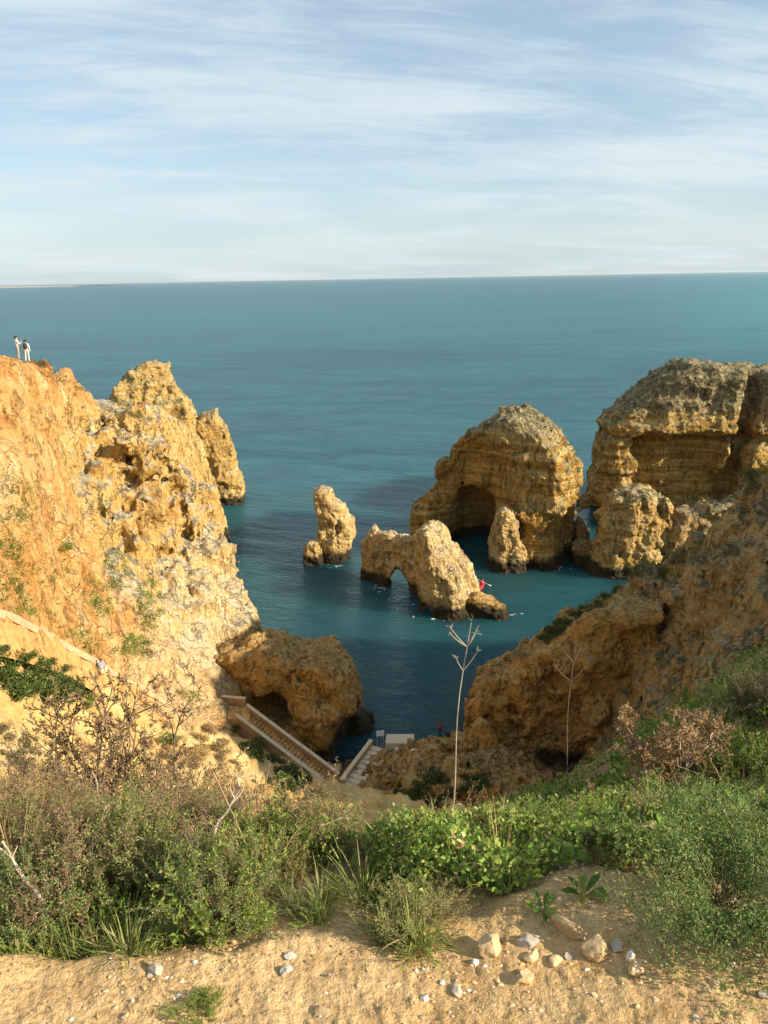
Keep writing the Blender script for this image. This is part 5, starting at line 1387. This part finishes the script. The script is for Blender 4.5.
kay = dict(sit); kay.update({'anl': (-.12, .85, .30), 'toel': (-.12, .95, .40), 'anr': (.12, .85, .30), 'toer': (.12, .95, .40), 'ell': (-.28, .22, .66), 'wrl': (-.36, .40, .82), 'hal': (-.36, .46, .84), 'elr': (.28, .22, .66), 'wrr': (.30, .42, .62), 'har': (.30, .48, .60)})
person('kayaker in a bright red jacket paddling the red kayak', kay, {'top': 'bright_red', 'legs': 'dark_cloth', 'skin': 'skin', 'shoe': 'dark_cloth'}, 1.72, (kp[0], kp[1], -.18), R(-15), 'dark_hair')
pm = Matrix.Rotation(R(-15), 3, 'Z'); a0, a1 = pm @ Vector((-1.0, .45, 1.05)), pm @ Vector((1.0, .5, .12)); pd = bpy.data.objects.new('paddle', None); COL.objects.link(pd); pd.location = (kp[0], kp[1], .05); tag(pd, 'white double paddle held by the kayaker in red', 'paddle')
obj('shaft', mesh_from('shaft', *tubes([(np.array([a0, a1]), np.full(2, .018))], 6), PM['white_cloth']), pd)
for q in (a0, a1):
    dd = (q - (a0 + a1) / 2).normalized(); P_ = np.array([q + dd * k for k in np.linspace(-.05, .42, 7)])
    obj('blade', mesh_from('blade', *tubes([(P_, np.array([.02, .06, .085, .09, .085, .06, .015]))], 8), PM['white_cloth']), pd)

# ------------------------------------------------------------------ stones and grit on the path
def stone(label, px, py, w, hratio, dratio, seed, mat='stone', rz=0.0, tilt=0.0, lift=.25, name='stone'):
    """a stone at a pixel on the ground, w pixels across"""
    l, n, ob = ray(px, py)
    d = (l - EYE) @ FWD; s = w / F * d / 2
    o = obj(name, stone_mesh(seed, s, s * dratio, s * hratio, M[mat]), None, Vector(l) + Vector((0, 0, s * hratio * lift)), (tilt, 0, rz)); return tag(o, label, 'stone')
DG = bpy.context.evaluated_depsgraph_get()
ST = [('large tan stone half buried in the green leaves', 452, 860, 38, .62, .7, 11, 'stone', .3, 0, 2.1), ('long pointed tan stone leaning against the lumpy one', 570, 934, 46, .42, .38, 12, 'stone', -.75, 0, .6), ('lumpy tan stone with a pitted top at the path edge', 596, 952, 32, .8, .8, 13, 'stone', .4, 0, .5),
      ('squat golden stone beside the wiry shrub', 488, 952, 32, .85, .8, 14, 'stone', 1.0, 0, .5), ('flat grey stone lying behind the small tan ones', 528, 944, 34, .3, .5, 15, 'grey_stone', .1, 0, .5), ('small tan stone in front of the flat grey one', 531, 958, 20, .55, .7, 16, 'stone', .2, 0, .4),
      ('pale worn stone sunk in the dirt path', 524, 980, 27, .5, .7, 17, 'stone', .5, 0, .3), ('narrow grey stone sticking out of the dirt', 457, 990, 13, .5, 1.5, 18, 'grey_stone', .5, 0, .3), ('rounded tan stone near the shaded bank', 636, 972, 24, .6, .8, 19, 'stone', .8, 0, .2),
      ('pinkish stone against the shaded bank', 616, 948, 20, .7, .7, 20, 'grey_stone', .8, 0, .3), ('cream stone beside the pinkish one', 630, 957, 16, .6, .7, 21, 'white_stone', .8, 0, .3), ('small white stone alone on the dirt, the upper of two', 290, 957, 14, .5, .7, 22, 'white_stone', .2, 0, .4),
      ('small white stone alone on the dirt, the lower of two', 286, 972, 15, .6, .8, 23, 'white_stone', .9, 0, .4), ('angular grey stone at the path edge among dry litter', 156, 971, 16, .5, 1.2, 24, 'grey_stone', .6, 0, .4), ('tiny white pebble beside the golden stone', 475, 963, 10, .7, .9, 25, 'white_stone', 0, 0, .3),
      ('grey stone wedged beside the long pointed one', 569, 957, 15, .5, .7, 26, 'grey_stone', .4, 0, .3), ('tan stone buried in the dirt below the small rosette', 556, 962, 24, .4, .7, 27, 'stone', .2, 0, .1), ('little cream stone near the narrow grey one', 424, 999, 11, .6, .8, 28, 'white_stone', .2, 0, .3), ('flat tan stone at the bottom of the dirt path', 322, 1012, 20, .3, .9, 29, 'stone', .2, 0, .1), ('brownish stone at the corner of the path by the mound', 764, 996, 14, .6, .9, 30, 'grey_stone', .2, 0, .3)]
for q in ST: stone(*q)
bm = bmesh.new(); bmesh.ops.create_icosphere(bm, subdivisions=1, radius=1); IV = np.array([v.co[:] for v in bm.verts]); IF = np.array([[v.index for v in f.verts] for f in bm.faces]); bm.free()
def grit(n, smin_, smax_, mat, seed, name, label, reg=(-1.4, 1.6, .75, 2.05)):
    rng = np.random.default_rng(seed); X = rng.uniform(reg[0], reg[1], n); Y = rng.uniform(reg[2], reg[3], n)
    k = (Y < edge(X) + .12) & (perlin(np.stack([X * 3, Y * 3, X * 0 + seed], -1)) > rng.uniform(-.5, .35, n)); X, Y = X[k], Y[k]; n = len(X)
    s = smin_ * (smax_ / smin_) ** (rng.uniform(0, 1, n) ** 2.2)
    P_ = IV[None] * rng.uniform(.65, 1.25, (n, len(IV), 1)) * np.stack([s, s * rng.uniform(.6, 1, n), s * rng.uniform(.4, .8, n)], 1)[:, None]
    P_ = P_ + np.stack([X, Y, ground(X, Y) + s * .1], 1)[:, None]
    Fc = IF[None] + (np.arange(n) * len(IV))[:, None, None]
    tag(obj(name, mesh_from(name, P_.reshape(-1, 3), Fc.reshape(-1, 3), M[mat], False)), label, 'gravel', kind='stuff')
grit(9000, .0016, .009, 'stone', 1, 'gravel', 'tan grit and crumbs of soil strewn over the dirt path'); grit(1500, .002, .010, 'white_stone', 2, 'gravel', 'pale grit strewn over the dirt path'); grit(1500, .002, .010, 'grey_stone', 3, 'gravel', 'grey grit strewn over the dirt path')

# ------------------------------------------------------------------ bushes farther off, set on the real slopes
cl_bush = [plant('bush', 'dark green bush in the patch below the upper end of the track', 'bush', 'dark green bushes below the track', make_clump(500 + i, 900, 'bush', .17)) for i in range(2)]
cl_olive = [plant('bush', 'dull olive bush on the rocks', 'bush', 'olive bushes', make_clump(510 + i, 700, 'olive', .15)) for i in range(2)]
cl_rust = [plant('bush', 'brown dry bush on the sandy slope', 'bush', 'brown dry bushes', make_clump(520 + i, 700, 'rust_leaf', .13)) for i in range(2)]
cl_green = [plant('bush', 'fresh green bush on the slope', 'bush', 'green bushes', make_clump(530 + i, 800, 'green', .14)) for i in range(2)]
protos = {'bush': cl_bush, 'olive': cl_olive, 'rust': cl_rust, 'green': cl_green}
def patch(kind, cx_, cy_, rx, ry, n, s0, s1, label, group, slant=0.0, only=None, miny=22.0):
    for _ in range(int(n * .9)):
        a, r_ = rnd.uniform(0, 6.283), math.sqrt(rnd.random()); px, py = cx_ + rx * r_ * math.cos(a), cy_ + ry * r_ * math.sin(a) + slant * rx * r_ * math.cos(a)
        l, nn, ob = ray(px, py, min(miny, 22))
        if l is None or ob.name.split('.')[0] in ('sea', 'path' if not only or 'path' not in only else '', 'person', 'backpack', 'step', 'coping', 'parapet') or l[1] < miny: continue
        if only and ob.name.split('.')[0] not in only: continue
        k = rnd.randrange(2); s = 1.35 * rnd.uniform(s0, s1) * rnd.choice((.7, 1, 1.2)); o = protos[kind][k]; loc = Vector(l) - Vector((0, 0, s * .12)) - Vector(nn) * .08 * s
        sc_ = (s * rnd.uniform(.8, 1.25), s * rnd.uniform(.8, 1.25), s * rnd.uniform(.55, .95))
        if o.name in used: o = dup(o, loc, RZ(), sc_)
        else: used.add(o.name); o.location = loc; o.scale = sc_; o.rotation_euler = (0, 0, RZ())
        tag(o, label, 'bush', group)
HL = ('headland', 'hillside')
HP_ = ('headland', 'hillside', 'path')
patch('bush', 32, 676, 48, 24, 40, .45, .85, 'dark green bush in the patch below the upper end of the track', 'dark green bushes below the track', .25, HP_)
patch('green', 70, 694, 22, 12, 12, .4, .7, 'dark green bush in the patch below the upper end of the track', 'dark green bushes below the track', .25, HP_)
def scrub(patches, mat, leaf, label, seed, only, per=26, rad=.22):
    """thin low scrub rooted on a slope: leaves scattered over the real surface"""
    rng = np.random.default_rng(seed); P_, N_ = [], []
    for cx_, cy_, rx, ry, n, sl in patches:
        for _ in range(n):
            a, r_ = rng.uniform(0, 6.283), math.sqrt(rng.random()); dx_ = rx * r_ * math.cos(a)
            l, nn, ob = ray(cx_ + dx_, cy_ + ry * r_ * math.sin(a) + sl * dx_, 22)
            if l is None or ob.name.split('.')[0] not in only or l[1] < 22: continue
            if perlin(np.array([l * .55 + seed]))[0] < -.12: continue
            k = rng.integers(per // 3, per); s_ = rad * rng.uniform(.4, 1.5)
            q = l + rng.normal(size=(k, 3)) * s_ * np.array([1, 1, .6]); q = q - ((q - l) @ nn)[:, None] * nn * .7 + nn * np.abs(rng.normal(size=(k, 1))) * s_ * .7
            P_.append(q); N_.append(np.tile(nn, (k, 1)))
    P_, N_ = np.concatenate(P_), np.concatenate(N_)
    V, Fc = leaf_tris(P_, unit(N_ + rng.normal(size=P_.shape) * .8 + np.array([0, 0, .5])), leaf * rng.uniform(.6, 1.5, len(P_)), leaf * .55, rng)
    tag(obj('scrub', mesh_from('scrub', V, Fc, M[mat], False)), label, 'scrub', kind='stuff')
SLP = [(150, 604, 15, 24, 170, 0), (130, 645, 28, 11, 170, .15), (90, 592, 11, 14, 60, 0), (112, 572, 15, 20, 90, 0), (100, 605, 12, 12, 50, 0), (12, 545, 14, 40, 80, 0), (66, 548, 6, 4, 24, 0), (100, 500, 11, 9, 36, 0), (25, 495, 14, 24, 40, 0), (80, 640, 20, 12, 50, .3), (45, 590, 34, 34, 50, 0), (190, 696, 11, 5, 40, .4), (20, 600, 22, 14, 40, .4)]
scrub(SLP, 'green', .12, 'thin green scrub growing on the orange slope above the track', 1, ('headland',))
scrub([(a_, b_, c_ * 1.2, d_ * 1.2, n_ // 3, s_) for a_, b_, c_, d_, n_, s_ in SLP], 'olive', .11, 'dull olive scrub on the orange slope above the track', 2, ('headland',))
scrub([(118, 403, 30, 5, 110, .62), (40, 364, 8, 3, 26, .2), (155, 380, 24, 16, 60, 0), (180, 420, 8, 14, 24, 0), (205, 425, 10, 10, 20, 0), (70, 385, 20, 6, 20, .5)], 'olive', .13, 'olive scrub on the crest of the headland and the rocks behind', 3, ('headland', 'sea_rock'))
scrub([(690, 378, 62, 14, 260, 0), (745, 385, 26, 16, 70, 0), (640, 400, 16, 10, 50, -.6), (530, 415, 26, 8, 60, 0), (490, 428, 20, 8, 34, -.6), (640, 495, 24, 8, 40, 0), (735, 400, 6, 20, 30, 0)], 'bush', .17, 'dark scrub on the crowns of the far rocks', 4, ('layered_cliff', 'domed_rock', 'shoulder_rock'), 22, .3)
scrub([(612, 590, 12, 9, 90, -.8), (650, 556, 28, 10, 220, -.75), (700, 515, 32, 10, 220, -.75), (748, 484, 26, 10, 140, -.75), (668, 572, 30, 14, 150, -.75), (720, 540, 40, 18, 100, -.7), (568, 624, 38, 7, 170, -.62), (505, 661, 24, 4, 50, -.5)], 'bush', .13, 'dark green scrub along the ridge of the shaded spur and the cliff rim', 5, ('spur', 'brown_cliff'), 30, .28)
scrub([(700, 600, 60, 60, 130, -.3), (640, 660, 30, 50, 60, 0)], 'olive', .11, 'olive scrub clinging to the face of the shaded spur', 6, ('spur',))
patch('bush', 258, 745, 26, 14, 18, .5, .9, 'dark green bush in the shade below the stair flight', 'dark bushes below the stairs', .5, ('hillside', 'headland'))
patch('rust', 205, 755, 36, 26, 36, .35, .75, 'brown dry bush on the sandy slope below the track', 'brown bushes below the track', .2, ('hillside',))
patch('rust', 140, 735, 46, 26, 30, .22, .5, 'brown dry bush on the sandy slope below the track', 'brown bushes below the track', .2, ('hillside',))
patch('olive', 40, 745, 50, 26, 26, .2, .45, 'olive bush dotted on the bare sandy slope', 'olive bushes on the sandy slope', .1, ('hillside',))
patch('green', 165, 742, 7, 12, 3, .6, .8, 'bright green bush standing among the brown bushes below the track', 'bright green bushes among brown ones', 0, ('hillside',))
patch('bush', 300, 785, 30, 12, 14, .4, .8, 'dark green bush in the shade below the stair flight', 'dark bushes below the stairs', .3, ('hillside',))
patch('bush', 440, 785, 50, 14, 30, .35, .8, 'dark bush at the bottom of the ravine above the rock shelf', 'dark bushes in the ravine', 0, ('hillside', 'rock_shelf'))
patch('olive', 580, 765, 30, 25, 18, .3, .6, 'olive bush at the shaded foot of the spur', 'olive bushes at the foot of the spur', 0, ('hillside', 'brown_cliff', 'spur'))
for q in ((615, 583, 14, 8, 6, .3, .6), (650, 553, 26, 8, 8, .3, .6), (700, 512, 30, 8, 9, .3, .6), (745, 483, 26, 8, 7, .3, .6)):
    patch('bush', *q, 'dark green bush along the ridge of the shaded spur', 'bushes on the shaded spur ridge', -.75, ('spur',))
patch('bush', 568, 622, 36, 5, 18, .35, .7, 'green bush on the rim of the brown cliff', 'bushes on the rim of the brown cliff', -.6, ('brown_cliff', 'spur'))
for i in range(120):                                     # shrubs of the near shaded hillside
    px = rnd.uniform(560, 830); l, nn, ob = ray(px, rnd.uniform(640, 800))
    if l is None or ob.name.split('.')[0] != 'hillside' or not 5 < l[1] < 22: continue
    pr, lb, gp_ = rnd.choice(((green_, 'bushy green shrub on the near hillside above the path', 'green shrubs on the near hillside'), (sages, 'greyish leafy shrub on the near hillside above the path', 'greyish shrubs on the near hillside'), (green_, 'bushy green shrub on the near hillside above the path', 'green shrubs on the near hillside'), (drys, 'brown dry shrub on the near hillside above the path', 'brown shrubs on the near hillside')))
    o = put(pr, l[0], l[1], RZ(), rnd.uniform(.7, 1.5), sink=.05); tag(o, lb, 'shrub', gp_)
for kk in protos.values():
    for o in kk:
        if o.name not in used:
            for c in list(o.children): bpy.data.objects.remove(c)
            bpy.data.objects.remove(o)

# ------------------------------------------------------------------ far coast, foam, air
cr = np.random.default_rng(8); n = 60; X = np.linspace(-9800, -4600, n); up_ = np.clip((-4700 - X) / 2500, 0, 1)
zt = 8 + up_ * 26 + 10 * perlin(np.stack([X / 700, X * 0, X * 0], -1)) * up_
rows = [np.stack([X, np.full(n, 12000.) + k * 300, zt * f], 1) for k, f in ((0, -.2), (.3, .55), (1.5, 1.0), (5, .8), (8, -.2))]
V = np.concatenate(rows); i = np.arange(4)[:, None] * n; j = np.arange(n - 1)[None]
Q_ = np.stack([i + j, i + j + 1, i + n + j + 1, i + n + j], -1).reshape(-1, 4)
tag(obj('hills', mesh_from('hills', V, Q_, flat_mat('far_coast_ground', (.36, .33, .27), .9, 0, .2, .002))), kind='structure')
bl = []
for k in range(70):
    x = cr.uniform(-9600, -5600) if k < 40 else cr.uniform(-9600, -8600); w_, h_ = cr.uniform(14, 45), cr.uniform(8, 22); zb = np.interp(x, X, zt) * cr.uniform(.05, .75) + 1
    bl.append(beam((x, 11960, zb), (x + w_ * 1.6, 11960 + cr.uniform(-15, 15), zb), 20, h_ * 1.3))
tag(obj('town', mesh_from('town', *boxes(bl), flat_mat('far_white_walls', (.72, .68, .62), .8), False)), 'far-off white town strung along the coast on the horizon', 'town', kind='stuff')
fm = flat_mat('sea_foam', (.74, .78, .78), .6)
fr_ = np.random.default_rng(4); V, Fc, o_ = [], [], 0
for cx_, cy_, rx, ry, n in ((452, 617, 26, 2, 60), (402, 594, 12, 9, 30), (380, 588, 10, 3, 14), (500, 616, 14, 3, 26), (540, 570, 30, 2, 16), (335, 566, 12, 2, 10), (590, 562, 5, 8, 10), (230, 504, 12, 2, 10)):
    for _ in range(n):
        p_ = WZ(cx_ + fr_.normal() * rx * .6, cy_ + fr_.normal() * ry * .7, .03); m_ = 7; a = np.sort(fr_.uniform(0, 2 * math.pi, m_)); r_ = fr_.uniform(.03, .13) * fr_.uniform(.5, 1.2, m_)
        V.append(np.stack([p_[0] + np.cos(a) * r_ * 2.6, p_[1] + np.sin(a) * r_, np.full(m_, .02 + .0005 * len(V))], 1)); Fc.append(np.arange(m_)[None] + o_); o_ += m_
tag(obj('sea_foam', mesh_from('sea_foam', np.concatenate(V), np.concatenate(Fc), fm, False)), 'flecks of white foam around the rocks', 'foam', kind='stuff')

# ------------------------------------------------------------------ air: even, thin sea haze
hb = bpy.data.materials.new('sea_haze'); hb.use_nodes = True; t = NT(hb.node_tree); t.n.remove(t.n['Principled BSDF'])
pv = t.add('ShaderNodeVolumePrincipled'); pv.inputs['Color'].default_value = (.80, .88, .95, 1); pv.inputs['Density'].default_value = HAZE; pv.inputs['Anisotropy'].default_value = .2
t.l.new(pv.outputs[0], t.n['Material Output'].inputs['Volume'])
V, Fc = boxes([[(-31000, -200, -7), (31000, -200, -7), (31000, 61000, -7), (-31000, 61000, -7), (-31000, -200, 75), (31000, -200, 75), (31000, 61000, 75), (-31000, 61000, 75)]])
tag(obj('haze', mesh_from('haze', V, Fc, hb, False)), kind='stuff')
